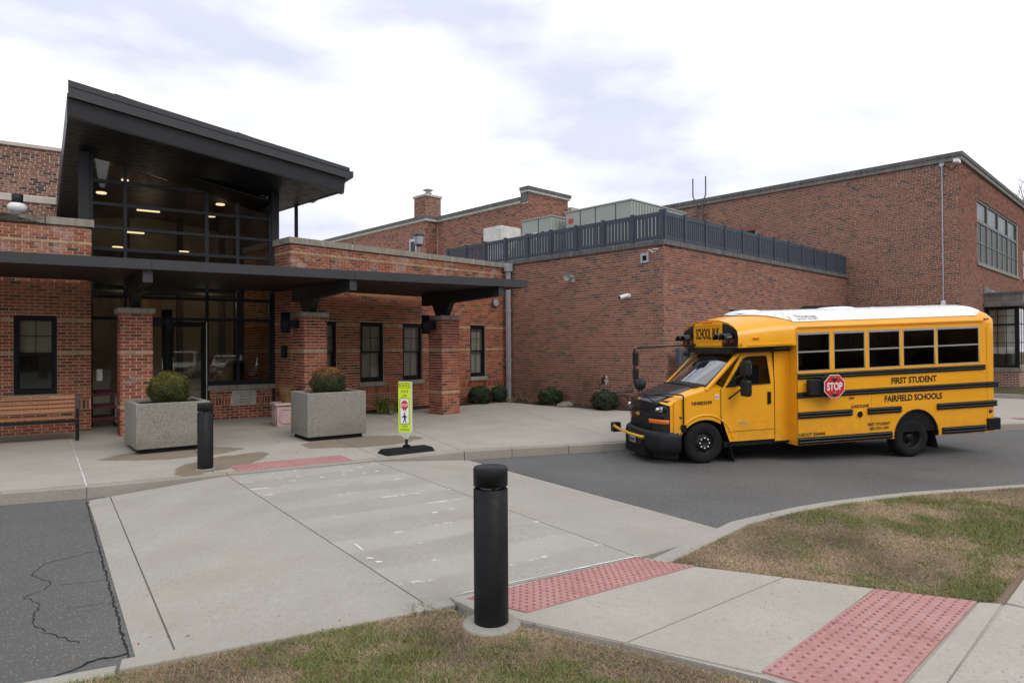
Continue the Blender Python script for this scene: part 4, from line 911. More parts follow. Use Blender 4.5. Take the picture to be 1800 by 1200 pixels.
cb.build('brickwork', 'brick_tan', chm, kind='stuff'); MB().box(.54, 1.66, 6.94, 8.06, 9.722, 9.83).build('chimney_cap', 'stone_pale', chm)
for x, y, s in ((.95, 7.25, 1.), (1.35, 7.75, .7)):
    m = MB(); m.lathe([(.12 * s, 9.83), (.12 * s, 9.97), (.10 * s, 9.97)], 14, (x, y, 0)); m.lathe([(.27 * s, 10.08), (.27 * s, 10.11), (.05 * s, 10.20)], 16, (x, y, 0))
    for k in range(4): a = k * math.pi / 2; m.box(x + .11 * s * math.cos(a) - .01, x + .11 * s * math.cos(a) + .01, y + .11 * s * math.sin(a) - .01, y + .11 * s * math.sin(a) + .01, 9.95, 10.09)
    m.build('flue', 'galv', chm)
f = MB(); f.box(-.75, -.705, 7.00, 7.10, 6.35, 7.25).box(-.75, -.705, 7.50, 7.60, 6.35, 7.25).box(-.75, -.705, 7.10, 7.50, 7.10, 7.25); wv = f.build('window', 'galv', rb); MB().box(-.72, -.705, 7.10, 7.50, 6.35, 7.10).build('pane', 'gloss_black', wv)
MB().box(-.06, .0, 2.62, 2.86, 5.1, 6.9).build('duct_recess', 'dark', rb)
# ---- side building, far left
sbd = thing('side_building', (-13.2, 18.0, 0), azr(56), 'brown speckled brick block with a pale stone band, far left behind the wing', 'building')
MB().box(-8, 1.20, .012, .4, 0, 7.37).build('wall', 'mortar_grey', sbd)
bricks(sbd, [dict(o=(0, 0), d='x', u0=-8, u1=1.2, z0=4.3, z1=7.36, holes=[(-8, .66, 5.885, 6.06)])], 'brick_brown', bond='common')
MB().box(-8, .65, -.03, .011, 5.89, 6.055).build('stone_band', 'stone_band', sbd); coping(sbd, -8, 1.25, -.06, .45, 7.373, 7.47, [-3.5], 'stone_band', None)

# ================================================================== SCHOOL BUS
bus = thing('school_bus', (6.607, 10.868, 0), azr(79.1), 'short yellow school bus with white roof and black bonnet, parked along the kerb', 'bus')
RK = .033                                  # the body sits nose-down
tl = lambda x, y, z: (x, y, z + RK * x)
def BM(): return MB(tl)
WB, SK, CR = 2.0, .335, 2.545               # body width, skirt, crown
prof0 = [(0, .33), (0, .9), (0, 1.5), (.012, 2.0), (.025, 2.16), (.055, 2.255), (.15, 2.345), (.34, 2.43), (.62, 2.49), (1.0, 2.515)]
half = lambda p: p + [(WB - y, z) for y, z in reversed(p[:-1])]
arc = lambda x, cx, r, base, k=1.0: base if abs(x - cx) >= r else max(base, .34 + math.sqrt(max(0, r * r - (x - cx) ** 2)) * k)
WN = [(-2.115, -1.535), (-1.465, -.90), (-.83, -.245), (-.185, .42), (.465, 1.285)]
WZ0, WZ1 = 1.505, 2.118
def side_sheet(mb, y, x0, x1, zlo, zhi, holes, step=.02):
    cuts = sorted({x0, x1, *[h_ for a in holes for h_ in a[:2]], *[x0 + i * step for i in range(int((x1 - x0) / step) + 1)]})
    for a, b in zip(cuts[:-1], cuts[1:]):
        if b - a < 1e-5: continue
        m = (a + b) / 2; hs = [h_ for h_ in holes if h_[0] < m < h_[1]]
        za0, za1 = zlo(a), zlo(b); zs = [(za0, za1)] + ([z for h_ in hs for z in ((h_[2],) * 2, (h_[3],) * 2)] if hs else ([(1.505,) * 2] * 2 + [(2.118,) * 2] * 2 if zhi(a) > 2.12 else [])) + [(zhi(a), zhi(b))]
        for (p, q), (r_, s_) in zip(zs[::2], zs[1::2]):
            yy = lambda z: y + ((z - 1.505) * .024 if z > 1.505 else 0) * (1 if y < 1 else -1)
            mb.add([(a, yy(p), p), (b, yy(q), q), (b, yy(s_), s_), (a, yy(r_), r_)], [(0, 1, 2, 3)] if y < 1 else [(3, 2, 1, 0)])
body = BM(); hol = [(a, b, WZ0, WZ1) for a, b in WN]
for y in (0, WB): side_sheet(body, y, -2.13, 1.50, lambda x: arc(x, .045, .41, SK, 1.06), lambda x: 2.16, hol)
sec = lambda x, ins=0., dz=0., k=4: [(x, y + ins * (1 - 2 * y / WB) if False else min(max(y, ins), WB - ins), z - dz * max(0, (z - 2.0))) for y, z in half(prof0[k:])]
body.loft([sec(-2.13), sec(1.45)])
rear = []
for i in range(7):
    a = i / 6 * math.pi / 2; rear.append([(1.50 + .15 * math.sin(a), min(max(y, .15 * (1 - math.cos(a))), WB - .15 * (1 - math.cos(a))), z - (max(0, z - 2.05) * .42 * (1 - math.cos(a)))) for y, z in half(prof0)])
rear[0] = [(1.445, y, z) for y, z in half(prof0)]; body.loft(rear, cap1=True)
body.add([(-2.13, 0, SK), (-2.13, WB, SK), (-2.13, WB, 2.1), (-2.13, 0, 2.1)], [(3, 2, 1, 0)])
bodyo = body.build('body', 'bus_yellow', bus)
bodyo.data.polygons.foreach_set('use_smooth', [p.use_smooth for p in bodyo.data.polygons])
fl = BM(); fl.box(-2.1, 1.55, .03, WB - .03, .42, .50); fl.box(-2.1, -.62, .10, WB - .1, .34, .42); fl.build('floor', 'dark', bus)
ws = BM(); 
for y in (.03, WB - .33): ws = BM(); ws.box(-.60, .60, y, y + .30, .50, 1.0); ws.build('wheel_housing', 'dark', bus)
st = BM()
for x in (-1.75, -1.1, -.45, .2, .85):
    for y in (.12, 1.22): st.box(x, x + .40, y, y + .66, .82, .98).box(x + .36, x + .48, y, y + .66, .95, 1.72)
st.build('seat_bench', 'seat', bus)
# white roof skin
wr = BM(); rp = [(y, z + .004) for y, z in half([(.085, 2.285)] + prof0[6:])]
def rsec(x, lo=0.): return [(x, y, z) for y, z in [(max(.07 + lo, min(WB - .07 - lo, yy)), zz) for yy, zz in rp]]
def capsec(x):            # roof section of the cap, dropping towards the front
    t = max(0, min(1, (-2.13 - x) / 1.0)); d = t * t * .10 + t * .02
    return [(x, y, z - d * (z - 1.9) / .6) for y, z in half([(.012, 1.925), (.012, 2.0)] + prof0[4:])]
wr.loft([[(p[0], p[1], p[2] + .010) for p in rsec(x)] for x in (-2.14, -1, 0, 1.32)])
def roofz_at(x, y):
    sct = capsec(x); y = min(y, WB - y)
    for p, q in zip(sct[:-1], sct[1:]):
        if p[1] <= y <= q[1] and q[1] > p[1]: return p[2] + (q[2] - p[2]) * (y - p[1]) / (q[1] - p[1])
    return sct[2][2]
tip = []
for i in range(7):
    x = -2.07 - i * .125; yi = .085 + .60 * (i / 6) ** 1.5; tip.append([(x, yi + (WB - 2 * yi) * k / 10, roofz_at(x, yi + (WB - 2 * yi) * k / 10) + .016) for k in range(11)])
wr.loft(tip)
tail = [[(1.26 + .125 * i, .085 + .03 * i * i + (WB - .17 - .06 * i * i) * k / 10, 0) for k in range(11)] for i in range(3)]
def rz(y):
    pr = half(prof0)
    for p, q in zip(pr[:-1], pr[1:]):
        if p[0] <= y <= q[0] and q[0] > p[0]: return p[1] + (q[1] - p[1]) * (y - p[0]) / (q[0] - p[0])
    return 2.3
wr.loft([[(x, y, rz(y) + .014) for x, y, _ in t] for t in tail])
wr.build('roof', 'bus_white', bus)
for x, w, h_ in ((-2.45, .26, .065), (-.72, .30, .05)):
    m = BM(); m.grid(lambda a, b: (x + (a - .5) * 2 * w, 1.0 + (b - .5) * .62, 2.505 + h_ * (1 - abs(2 * a - 1) ** 4) * (1 - abs(2 * b - 1) ** 4) - (.025 if x < -2 else 0)), 12, 12); m.build('roof_hatch', 'bus_white', bus)
# front cap over the cab
cp = BM(); cx0 = -3.13
cp.loft([capsec(x) for x in (cx0, -3.05, -2.85, -2.6, -2.35, -2.131)])
cp.add([(cx0 + .02, .012, 1.925), (cx0 + .02, WB - .012, 1.925), (-2.13, WB - .012, 1.925), (-2.13, .012, 1.925)], [(0, 1, 2, 3)])
cp.build('cap', 'bus_yellow', bus)
def cap_face(y0, y1, z0, dx, mat, name, inset=.03):
    ys = [y0 + (y1 - y0) * i / 14 for i in range(15)]; m = BM(); top = [(cx0 + dx, y, roofz_at(cx0, y) - inset) for y in ys]; bot = [(cx0 + dx, y, z0) for y in ys]
    vs = bot + top; m.add(vs, [(i + 1, i, 15 + i, 16 + i) for i in range(14)]); m.add([(cx0 + dx + .05, p[1], p[2]) for p in vs] + vs, [(30 + i, 31 + i, 1 + i, i) for i in range(14)] + [(45 + i + 1, 45 + i, 15 + i, 16 + i) for i in range(14)] + [(30, 0, 15, 45), (14, 44, 59, 29)])
    return m.build(name, mat, bus)
cap_face(.012, WB - .012, 1.925, .012, 'bus_yellow', 'cap_front', .0)
cap_face(.05, .50, 1.935, -.004, 'blackplastic', 'lamp_panel'); cap_face(WB - .50, WB - .05, 1.935, -.004, 'blackplastic', 'lamp_panel')
sg = cap_face(.50, 1.50, 1.955, -.016, 'bus_yellow', 'sign_panel', .05)
m = BM(); fx = cx0 - .018
for a, b, c, d in ((.545, 1.455, 2.03, 2.045), (.545, 1.455, 2.29, 2.305), (.545, .56, 2.045, 2.29), (1.44, 1.455, 2.045, 2.29)): m.box(fx - .008, fx, a, b, c, d)
m.build('sign_frame', 'sign_yellow', bus)
m = BM(); letters(m, 'SCHOOL BUS', lambda a, b: (fx - .002, -a, b), -1.40, 2.06, .81, .20, .03); m.build('lettering', 'ink', bus)
for y in (.90, 1.0, 1.10):
    m = BM(); m.box(fx - .02, fx + .02, y - .03, y + .03, 2.345, 2.372); m.build('marker_lamp', 'lens_amber', bus, bevel=.006)
for y, mt in ((.40, 'lens_amber_dark'), (.20, 'lens_red'), (1.60, 'lens_amber_dark'), (1.80, 'lens_red')):
    m = BM(); m.lathe([(.0, -.03), (.05, -.024), (.078, 0.), (.078, .02)], 18, (cx0 - .012, y, 2.06), 'x', caps=False); w_ = m.build('warning_lamp', mt, bus)
    m = BM(); m.grid(lambda a, b: (cx0 - .01 - b * .17, y + .098 * math.cos(math.pi * (.02 + .96 * a)), 2.062 + .098 * math.sin(math.pi * (.02 + .96 * a)) - b * .02), 10, 3); h_ = m.build('lamp_hood', 'gloss_black', w_)
    sdm = h_.modifiers.new('thick', 'SOLIDIFY'); sdm.thickness = .006
m = BM(); m.box(cx0 - .02, -2.14, .16, WB - .16, 1.835, 1.922); m.build('cap_gasket', 'blackplastic', bus)
m = BM(); m.box(-2.98, -2.19, -.002, .012, 1.945, 1.965); m.build('cap_trim', 'bus_yellow', bus)
m = BM(); m.box(-2.88, -2.78, -.012, .015, 2.05, 2.075); m.build('marker_lamp', 'lens_amber', bus, bevel=.006)
# side windows with light frames
for (a, b) in WN:
    for y, sg_ in ((-.006, 1), (WB + .006, -1)):
        f = BM(); w = .013; o1, o2 = (y + .012 if sg_ > 0 else y - .030), (y + .030 if sg_ > 0 else y - .012); zm = (WZ0 + WZ1) / 2 - .0
        f.box(a, b, o1, o2, WZ0, WZ0 + w).box(a, b, o1, o2, WZ1 - .035, WZ1).box(a, a + w, o1, o2, WZ0 + w, WZ1 - .035).box(b - w, b, o1, o2, WZ0 + w, WZ1 - .035).box(a + w, b - w, o1, o2, zm - .012, zm + .012)
        wo = f.build('window', 'aluminium', bus); c = (o1 + o2) / 2
        for z0, z1 in ((WZ0 + w, zm - .012), (zm + .012, WZ1 - .035)): m = BM(); m.box(a + w, b - w, c - .002, c + .002, z0, z1); m.build('pane', 'glass_bus', wo)
# rub rails: two ribs on a black channel
def rail(a, b, z0, z1):
    m = BM(); m.box(a, b, -.018, -.001, z0, z1); hgt = z1 - z0
    for k in (.28, .72): m.tube([(a, -.018, z0 + hgt * k), (b, -.018, z0 + hgt * k)], hgt * .20, 8)
    m.build('rub_rail', 'gloss_black', bus)
for a, b, z0, z1 in ((-2.115, 1.375, 1.38, 1.468), (-2.14, 1.635, 1.083, 1.175), (-2.12, -1.16, .756, .86), (-.867, -.253, .756, .86), (.44, 1.594, .756, .86), (-2.122, -.43, .345, .458), (.535, 1.372, .345, .458)): rail(a, b, z0, z1)
m = BM(); m.box(-2.11, 1.40, -.016, .02, 2.20, 2.222); m.build('drip_rail', 'bus_yellow', bus, bevel=.006)
m = BM(); m.box(1.41, 1.66, -.035, .3, .36, .56); m.box(1.60, 1.70, .2, WB + .03, .36, .56); m.build('rear_bumper', 'gloss_black', bus, bevel=.01)
m = BM(); m.lathe([(0, -.014), (.030, -.012), (.038, 0)], 18, (1.49, -.002, .68), 'y', caps=False); m.build('reflector', 'lens_red', bus)
m = BM(); m.box(1.36, 1.45, -.03, .0, 2.215, 2.245); m.build('marker_lamp', 'stop_red', bus, bevel=.008); m = BM(); m.box(-1.20, -1.12, -.025, 0, 1.03, 1.055); m.build('marker_lamp', 'lens_amber_dark', bus, bevel=.006)
m = BM(); m.lathe([(.052, -.006), (.062, -.010), (.07, 0)], 20, (-1.01, -.001, .765), 'y', caps=False); fc = m.build('fuel_ring', 'bus_yellow', bus); m = BM(); m.lathe([(.0, -.016), (.03, -.014), (.036, -.004), (.052, -.003)], 18, (-1.01, 0, .765), 'y', caps=False); m.build('fuel_cap', 'dark', fc)
rv = BM()
for x in (-2.09, 1.40, 1.46):
    z = .5
    while z < 2.1:
        if not any(c - .03 < z < d + .03 for c, d in ((1.47, 2.14), (1.37, 1.48), (1.07, 1.19), (.75, .87))): rv.box(x - .006, x + .006, -.005, .0, z - .006, z + .006)
        z += .075
for i in range(15):
    a = math.pi * (.06 + .88 * i / 14); rv.box(.045 + .46 * math.cos(a) - .006, .045 + .46 * math.cos(a) + .006, -.005, 0, .34 + .49 * math.sin(a) - .006, .34 + .49 * math.sin(a) + .006)
for (a_, b_) in zip(WN[:-1], WN[1:]):
    xm = (a_[1] + b_[0]) / 2; z = 1.53
    while z < 2.12: yy_ = (z - 1.505) * .024; rv.box(xm - .005, xm + .005, yy_ - .005, yy_, z - .005, z + .005); z += .075
x = -2.05
while x < 1.4: rv.box(x - .005, x + .005, .018, .026, 2.165, 2.175); rv.box(x - .005, x + .005, -.004, .0, 1.036, 1.046); x += .085
rv.build('rivet', 'bus_yellow', bus, kind='stuff')
m = BM(); m.box(-2.136, -2.118, -.004, .002, .34, 1.50); m.box(-.795, -.791, -.0015, .0, .47, 1.08); m.box(1.425, 1.43, -.002, 0, .57, 2.10); m.build('panel_seam', 'bus_seam', bus)
m = BM(); m.box(-3.20, -2.42, .194, .199, .735, .742); m.build('door_crease', 'bus_yellow', bus)
ar = BM(); ar.grid(lambda a, b: (.045 + (.41 + .018 * b) * math.cos(math.pi * (.01 + .98 * a)), .0 - .012 * (1 - abs(2 * b - 1)), .34 + (.435 + .018 * b) * math.sin(math.pi * (.01 + .98 * a))), 28, 2); ar.build('arch_trim', 'blackplastic', bus)
m = BM(); m.grid(lambda a, b: (.045 + .41 * math.cos(math.pi * a), .0 + .5 * b, .34 + .435 * math.sin(math.pi * a)), 24, 1); m.build('wheel_well', 'dark', bus)
sidef = lambda a, b: (a, -.003, b)
for t, x, z, w, h_, bo in (('FIRST STUDENT', -.42, 1.225, .86, .105, .035), ('FAIRFIELD SCHOOLS', -.55, .935, 1.09, .105, .035), ('GASOLINE', -1.17, .872, .33, .052, .028), ('USDOT 354406', -2.11, .472, .47, .055, .028), ('FIRST STUDENT', -.87, .565, .42, .05, .028), ('203-759-1399', -.84, .495, .36, .05, .028)):
    m = BM(); letters(m, t, sidef, x, z, w, h_, bo); m.build('lettering', 'ink', bus)
def roof_side(a, b):                       # lettering on the near slope of the white roof
    y = .10 + (b - 2.30) * .95; return (a, y, rz(y) + .027)
m = BM(); letters(m, 'Thomas', roof_side, -2.04, 2.345, .38, .10, .0); letters(m, 'BUILT BUSES', roof_side, -2.02, 2.305, .36, .026, .0)
m.build('lettering', 'ink', bus)
# stop arm
sx, sz, sr = -1.607, 1.258, .198
m = BM(); m.box(-1.99, -1.79, -.13, -.03, 1.13, 1.37); m.hexa([(-1.79, -.14, 1.10), (-1.62, -.15, 1.08), (-1.62, -.03, 1.08), (-1.79, -.03, 1.10), (-1.79, -.14, 1.40), (-1.62, -.15, 1.44), (-1.62, -.03, 1.44), (-1.79, -.03, 1.40)]); sa_ = m.build('stop_arm', 'blackplastic', bus, bevel=.008)
oc = lambda r: [(sx + r * math.cos(math.pi / 8 + k * math.pi / 4), sz + r * math.sin(math.pi / 8 + k * math.pi / 4)) for k in range(8)]
for r, y0, y1, mt, nm in ((sr, -.185, -.15, 'blackplastic', 'sign_back'), (sr - .002, -.190, -.1855, 'white_paint', 'sign_border'), (sr - .014, -.1935, -.1905, 'stop_red', 'sign_face')):
    m = BM(); m.prism(oc(r), lambda a, b: (a, y1, b), lambda a, b: (a, y0, b)); m.build(nm, mt, sa_, recalc=True)
m = BM(); letters(m, 'STOP', lambda a, b: (a, -.195, b), sx - .135, sz - .062, .27, .124, .03); m.build('lettering', 'white_paint', sa_)
for dz in (.122, -.122): m = BM(); m.lathe([(0, -.02), (.035, -.016), (.045, 0)], 18, (sx, -.194, sz + dz), 'y', caps=False); m.build('flash_lamp', 'lens_red', sa_)
# cab: side panels, door, roof
CI = .20
cab = BM(); shz = lambda x: 1.285 if x > -3.5 else 1.285 - .19 * ((-3.5 - x) / .7) ** 1.3
alo = lambda x: arc(x, -3.61, .47, .40)
for y in (CI, WB - CI):
    m = BM(); side_sheet(m, y, -4.13, -3.335, alo, lambda x: shz(x), []); m.build('wing_panel', 'bus_yellow', bus); m = BM(); side_sheet(m, y, -2.40, -2.13, lambda x: .40, lambda x: 1.86, []); m.build('cab_side', 'bus_yellow', bus)
def hood(x, k):                    # k 0..1 from the near wing edge over the bonnet to the far wing edge
    e = max(0., min(1., (-3.80 - x) / .50)); ins = CI + .03 * e ** 2; y = ins + (WB - 2 * ins) * k; d = abs(2 * k - 1)
    return (x - .12 * e ** 2 * (1 - d ** 2.2) + .10 * e ** 3 * d ** 4, y, shz(x) - .03 * e ** 2 * (1 - d * .2) + (.085 - .02 * e) * (1 - d ** 3.4))
HX = (-4.26, -4.22, -4.16, -4.08, -3.98, -3.86, -3.72, -3.58, -3.45, -3.30)
for k0, k1 in ((0, .16), (.84, 1)):
    fo = BM(); fo.loft([[hood(x, k0 + (k1 - k0) * i / 8) for i in range(9)] for x in HX]); ky = 0 if k0 == 0 else 1
    fo.grid(lambda a, b: (lambda p: (p[0], p[1], .62 + (p[2] - .62) * b))(hood(-4.13 - .13 * a, ky)), 5, 5); fo.build('fender', 'bus_yellow', bus)
hd = BM(); lift = lambda p, z: (p[0], p[1], p[2] + z)
rows = [[lift(hood(x, .125 + .75 * i / 20), .009) for i in range(21)] for x in HX[:-1]]
rows.insert(0, [(p[0] - .022, p[1], p[2] - .05) for p in rows[0]]); rows.insert(0, [(p[0] - .012, p[1], p[2] - .10) for p in rows[0]]); hd.loft(rows); hd.build('bonnet', 'bonnet_black', bus)
# greenhouse: roof, pillars, windscreen, door with window
def shield(a, b):      # a across 0..1 (near->far), b up
    y = .27 + 1.46 * a; bow = .17 * (1 - (2 * a - 1) ** 2); yb = y + (1 - 0) * 0; x = -3.52 - bow + (.56 + bow * .45) * b; ins = .07 * b; y = .27 + ins + (1.46 - 2 * ins) * a; return (x, y, 1.30 + .05 * (1 - (2 * a - 1) ** 2) * (1 - b) + .50 * b)
m = BM(); m.grid(lambda a, b: shield(.02 + .96 * a, .04 + .90 * b), 12, 6); m.build('windscreen', 'glass_shield', bus)
m = BM()
for a0, a1, b0, b1 in ((0, .045, 0, 1), (.955, 1, 0, 1), (.045, .955, 0, .07), (.045, .955, .90, 1)): m.grid(lambda a, b: tuple(np.array(shield(a0 + (a1 - a0) * a, b0 + (b1 - b0) * b)) + np.array((-.006, 0, .004))), 10, 3)
m.build('windscreen_seal', 'blackplastic', bus)
m = BM(); m.loft([[(x, .24 + .04 * (1 if i in (0, 10) else 0) + (WB - .48) * i / 10, z + (.035 * (1 - abs(i / 5 - 1) ** 2.5)) - (.03 if i in (0, 10) else 0)) for i in range(11)] for x, z in ((-3.03, 1.79), (-2.95, 1.83), (-2.7, 1.85), (-2.13, 1.85))]); m.build('cab_roof', 'bus_yellow', bus)
for y, o in ((.215, 1), (WB - .215, -1)):
    m = BM(); m.tube([(-3.58, y, 1.27), (-3.30, y + o * .02, 1.53), (-3.02, y + o * .05, 1.80), (-2.85, y + o * .05, 1.86)], [.035, .035, .04, .04] if o > 0 else [.02] * 4, 8); m.build('pillar', 'bus_yellow', bus)
def door_side(y, o):
    yt = lambda z: y + o * (.055 * max(0, (z - 1.28)) / .55); d = BM()
    outer = [(-3.335, .86), (-3.335, 1.285), (-3.30, 1.30), (-2.96, 1.80), (-2.80, 1.845), (-2.45, 1.845), (-2.405, 1.80), (-2.40, .44), (-3.19, .44), (-3.25, .60)]
    hole = [(-3.22, 1.315), (-2.92, 1.735), (-2.84, 1.765), (-2.52, 1.765), (-2.475, 1.33)]
    ob = [(p[0], yt(p[1]) - .004 * o, p[1]) for p in outer]; ho = [(p[0], yt(p[1]) - .004 * o, p[1]) for p in hole]
    low = [ob[0], ob[1], ho[0], ho[4], (-2.40, yt(1.33) - .004 * o, 1.33), ob[7], ob[8], ob[9]]
    up = [[ob[1], ob[2], ob[3], ho[1], ho[0]], [ob[3], ob[4], ho[2], ho[1]], [ob[4], ob[5], ho[3], ho[2]], [ob[5], ob[6], (-2.40, yt(1.33) - .004 * o, 1.33), ho[4], ho[3]]]
    for q in [low] + up: d.add(q, [tuple(range(len(q)))[::o]])
    dr = d.build('door', 'bus_yellow', bus)
    m = BM(); m.add([(p[0], p[1] + .012 * o, p[2]) for p in ho], [tuple(range(5))[::o]]); m.build('pane', 'glass_bus', dr)
    m = BM()
    for p, q in zip(ho, ho[1:] + ho[:1]): m.tube([(p[0], p[1] - .001 * o, p[2]), (q[0], q[1] - .001 * o, q[2])], .011, 6)
    m.build('window_seal', 'blackplastic', dr)
    m = BM(); m.prism([(-3.26, 1.30), (-3.08, 1.30), (-3.08, 1.50)], lambda a, b: (a, yt(b) - .012 * o, b), lambda a, b: (a, yt(b) + .01 * o, b)); m.build('quarter_panel', 'blackplastic', dr, recalc=True)
    m = BM(); m.box(-2.53, -2.47, y - .02 * o if o > 0 else y - .004, y - .004 if o > 0 else y + .02, 1.0, 1.20); m.build('handle', 'gloss_black', dr, bevel=.008)
    m = BM(); m.tube([(-3.337, y - .003 * o, .62), (-3.337, y - .003 * o, 1.285)], .005, 5); m.tube([(-2.402, y - .003 * o, .44), (-2.402, y - .003 * o, 1.33), (-2.405, yt(1.8) - .005 * o, 1.80)], .005, 5); m.box(-3.22, -2.40, y - .008 * o if o > 0 else y, y if o > 0 else y + .008, .595, .60); m.build('door_gap', 'dark', dr)
    return dr
door_side(CI, 1); door_side(WB - CI, -1)
m = BM(); m.box(-3.28, -2.14, CI + .02, WB - CI - .02, .36, .44); m.box(-4.0, -2.14, .45, WB - .45, .30, .40); m.build('cab_floor', 'dark', bus)
m = BM(); m.box(-3.42, -3.20, CI + .08, WB - CI - .08, 1.02, 1.22); m.build('dashboard', 'seat', bus); m = BM(); m.box(-2.72, -2.58, .35, .85, .75, 1.62); m.box(-3.05, -2.6, .35, .85, .7, .86); m.build('driver_seat', 'seat', bus)
m = BM(); m.hexa([(-3.60, .55, 1.30), (-3.36, .55, 1.30), (-3.36, 1.0, 1.30), (-3.60, 1.0, 1.30), (-3.60, .55, 1.305), (-3.36, .55, 1.305), (-3.36, 1.0, 1.305), (-3.60, 1.0, 1.305)]); m.build('dash_paper', 'paper', bus)
m = BM(); m.tube([(-3.10, .45, 1.32), (-3.12, .6, 1.40), (-3.1, .75, 1.32), (-3.08, .6, 1.22), (-3.10, .45, 1.32)], .014, 6); m.build('steering_wheel', 'blackplastic', bus)
m = BM(); m.tube([(-3.66, .55, 1.335), (-3.50, .95, 1.345)], .009, 6); m.tube([(-3.68, 1.2, 1.345), (-3.52, 1.6, 1.335)], .009, 6); m.tube([(-3.60, .42, 1.30), (-3.66, .55, 1.335)], .012, 6); m.build('wiper', 'blackplastic', bus)
m = BM(); m.loft([[(-3.72 + .22 * k, .36 + (WB - .72) * j / 8, (1.315 + .03 * k) + .035 * (1 - abs(j / 4 - 1) ** 2)) for j in range(9)] for k in (0, 1)]); m.build('cowl', 'blackplastic', bus)
m = BM(); m.grid(lambda a, b: (-3.61 + (.465 + .035 * b) * math.cos(math.pi * (.06 + .86 * a)), CI - .018 * math.sin(math.pi * b), .40 + (.465 + .035 * b) * math.sin(math.pi * (.06 + .86 * a))), 28, 4); m.build('arch_flare', 'bus_yellow', bus)
m = BM(); m.grid(lambda a, b: (-3.61 + .465 * math.cos(math.pi * a), CI + .5 * b, .40 + .465 * math.sin(math.pi * a)), 24, 1); m.box(-4.05, -3.15, .55, WB - .55, .35, 1.0); m.build('wheel_well', 'dark', bus)
m = BM(); letters(m, 'NN003599', lambda a, b: (a, CI - .004, b), -3.83, 1.045, .34, .06, .03); m.build('lettering', 'ink', bus)
m = BM(); letters(m, 'NN003599', lambda a, b: (a, .010, b), -2.50, 1.865, .30, .045, .02); m.tf = lambda x, y, z: (x, y, z + RK * x); m.build('lettering', 'ink', bus)
m = BM(); letters(m, '4500', lambda a, b: (a, CI - .006, b), -3.04, .70, .17, .026, .012); m.box(-3.04, -2.93, CI - .008, CI - .003, .745, .757); m.build('badge', 'chrome', bus)
m = BM(); m.box(-3.43, -3.37, CI - .006, CI - .003, 1.12, 1.20); bs = m.build('decal', 'white_paint', bus); m = BM(); m.lathe([(.012, -.003), (.022, -.003), (.022, -.002)], 14, (-3.40, CI - .005, 1.16), 'y', caps=False); m.build('decal_mark', 'stop_red', bs)
# nose: grille shell, lamps, bumper, crossing gate
def sup(t, a, b, e, x0):            # plan of the nose by width; t -1..1 (near to far), corners rounded off at the ends
    u = abs(t); sg = math.copysign(1, t)
    if u <= .85: d = u / .85 * (a - .05); x = x0 - b + .40 * b * (u / .85) ** 3
    else: q = (u - .85) / .15; d = a - .05 + .05 * math.sin(q * math.pi / 2); x = x0 - b + .40 * b + .60 * b * (1 - math.cos(q * math.pi / 2)) ** .8
    return (x, 1.0 + sg * d)
def nose(a_, b_, x0, e, t0, t1, zs, n=28, mb=None):
    mb = mb or BM()
    mb.loft([[(*sup(t0 + (t1 - t0) * i / n, a_ + o, b_ + o, e, x0), z) for i in range(n + 1)] for z, o in zs][::-1]); return mb
nose(.79, .36, -4.02, .50, -1, 1, [(.58, .0), (.66, .0), (.90, -.01), (1.05, -.035), (1.13, -.07)]).build('grille_shell', 'blackplastic', bus)
def patch(t0, t1, z0, z1, o, mat, name, n=12, par=None):
    zz = lambda z: -.00 if z < .66 else -.045 * ((z - .66) / .39) ** 1.5
    m = nose(.79, .36, -4.02, .50, t0, t1, [(z0, zz(z0) + o - .012), (z0 + .004, zz(z0) + o), (z1 - .004, zz(z1) + o), (z1, zz(z1) + o - .012)], n); return m.build(name, mat, par or bus)
g1 = patch(-.42, .42, .955, 1.055, .006, 'dark', 'grille'); g2 = patch(-.50, .50, .66, .80, .006, 'dark', 'grille')
for z in (.98, 1.0, 1.02): patch(-.41, .41, z, z + .008, .012, 'blackplastic', 'grille_bar', par=g1)
for z in (.69, .72, .75): patch(-.49, .49, z, z + .010, .012, 'blackplastic', 'grille_bar', par=g2)
patch(-.95, .95, .845, .93, .016, 'blackplastic', 'grille_band')
for sgn in (-1, 1):
    a, b = sorted((sgn * .44, sgn * .86)); patch(a, b, .935, 1.055, .012, 'gloss_black', 'headlight_bezel'); a, b = sorted((sgn * .56, sgn * .78)); hl = patch(a, b, .945, 1.04, .018, 'lens_clear', 'headlight')
    q = sup(sgn * .68, .80, .37, .50, -4.02); m = BM(); m.sphere((q[0] - .0, q[1], .992), (.035, .035, .035)); m.build('bulb', 'chrome', hl)
    a, b = sorted((sgn * .42, sgn * .90)); patch(a, b, .765, .835, .014, 'lens_amber', 'turn_signal')
def bowtie(cy, cz, s, x):
    pl = [(-.5, .10), (-.16, .10), (-.16, .2), (.20, .2), (.20, .10), (.5, .10), (.42, -.10), (.14, -.10), (.14, -.2), (-.20, -.2), (-.20, -.10), (-.58, -.10)]
    m = BM(); m.prism([(cy - p[0] * s, cz + p[1] * s) for p in pl], lambda a, b: (x, a, b), lambda a, b: (x - .012, a, b)); return m
bowtie(1.0, .885, .16, -4.395).build('emblem', 'gold', bus, recalc=True)
m = BM(); m.sphere((-4.375, 1.0, 1.125), (.02, .035, .022)); m.build('bonnet_badge', 'gold', bus)
bp = nose(.83, .46, -4.02, .48, -1, 1, [(.29, -.10), (.32, -.03), (.42, .0), (.56, .0), (.625, -.015), (.65, -.05), (.655, -.13)]).build('front_bumper', 'blackplastic', bus)
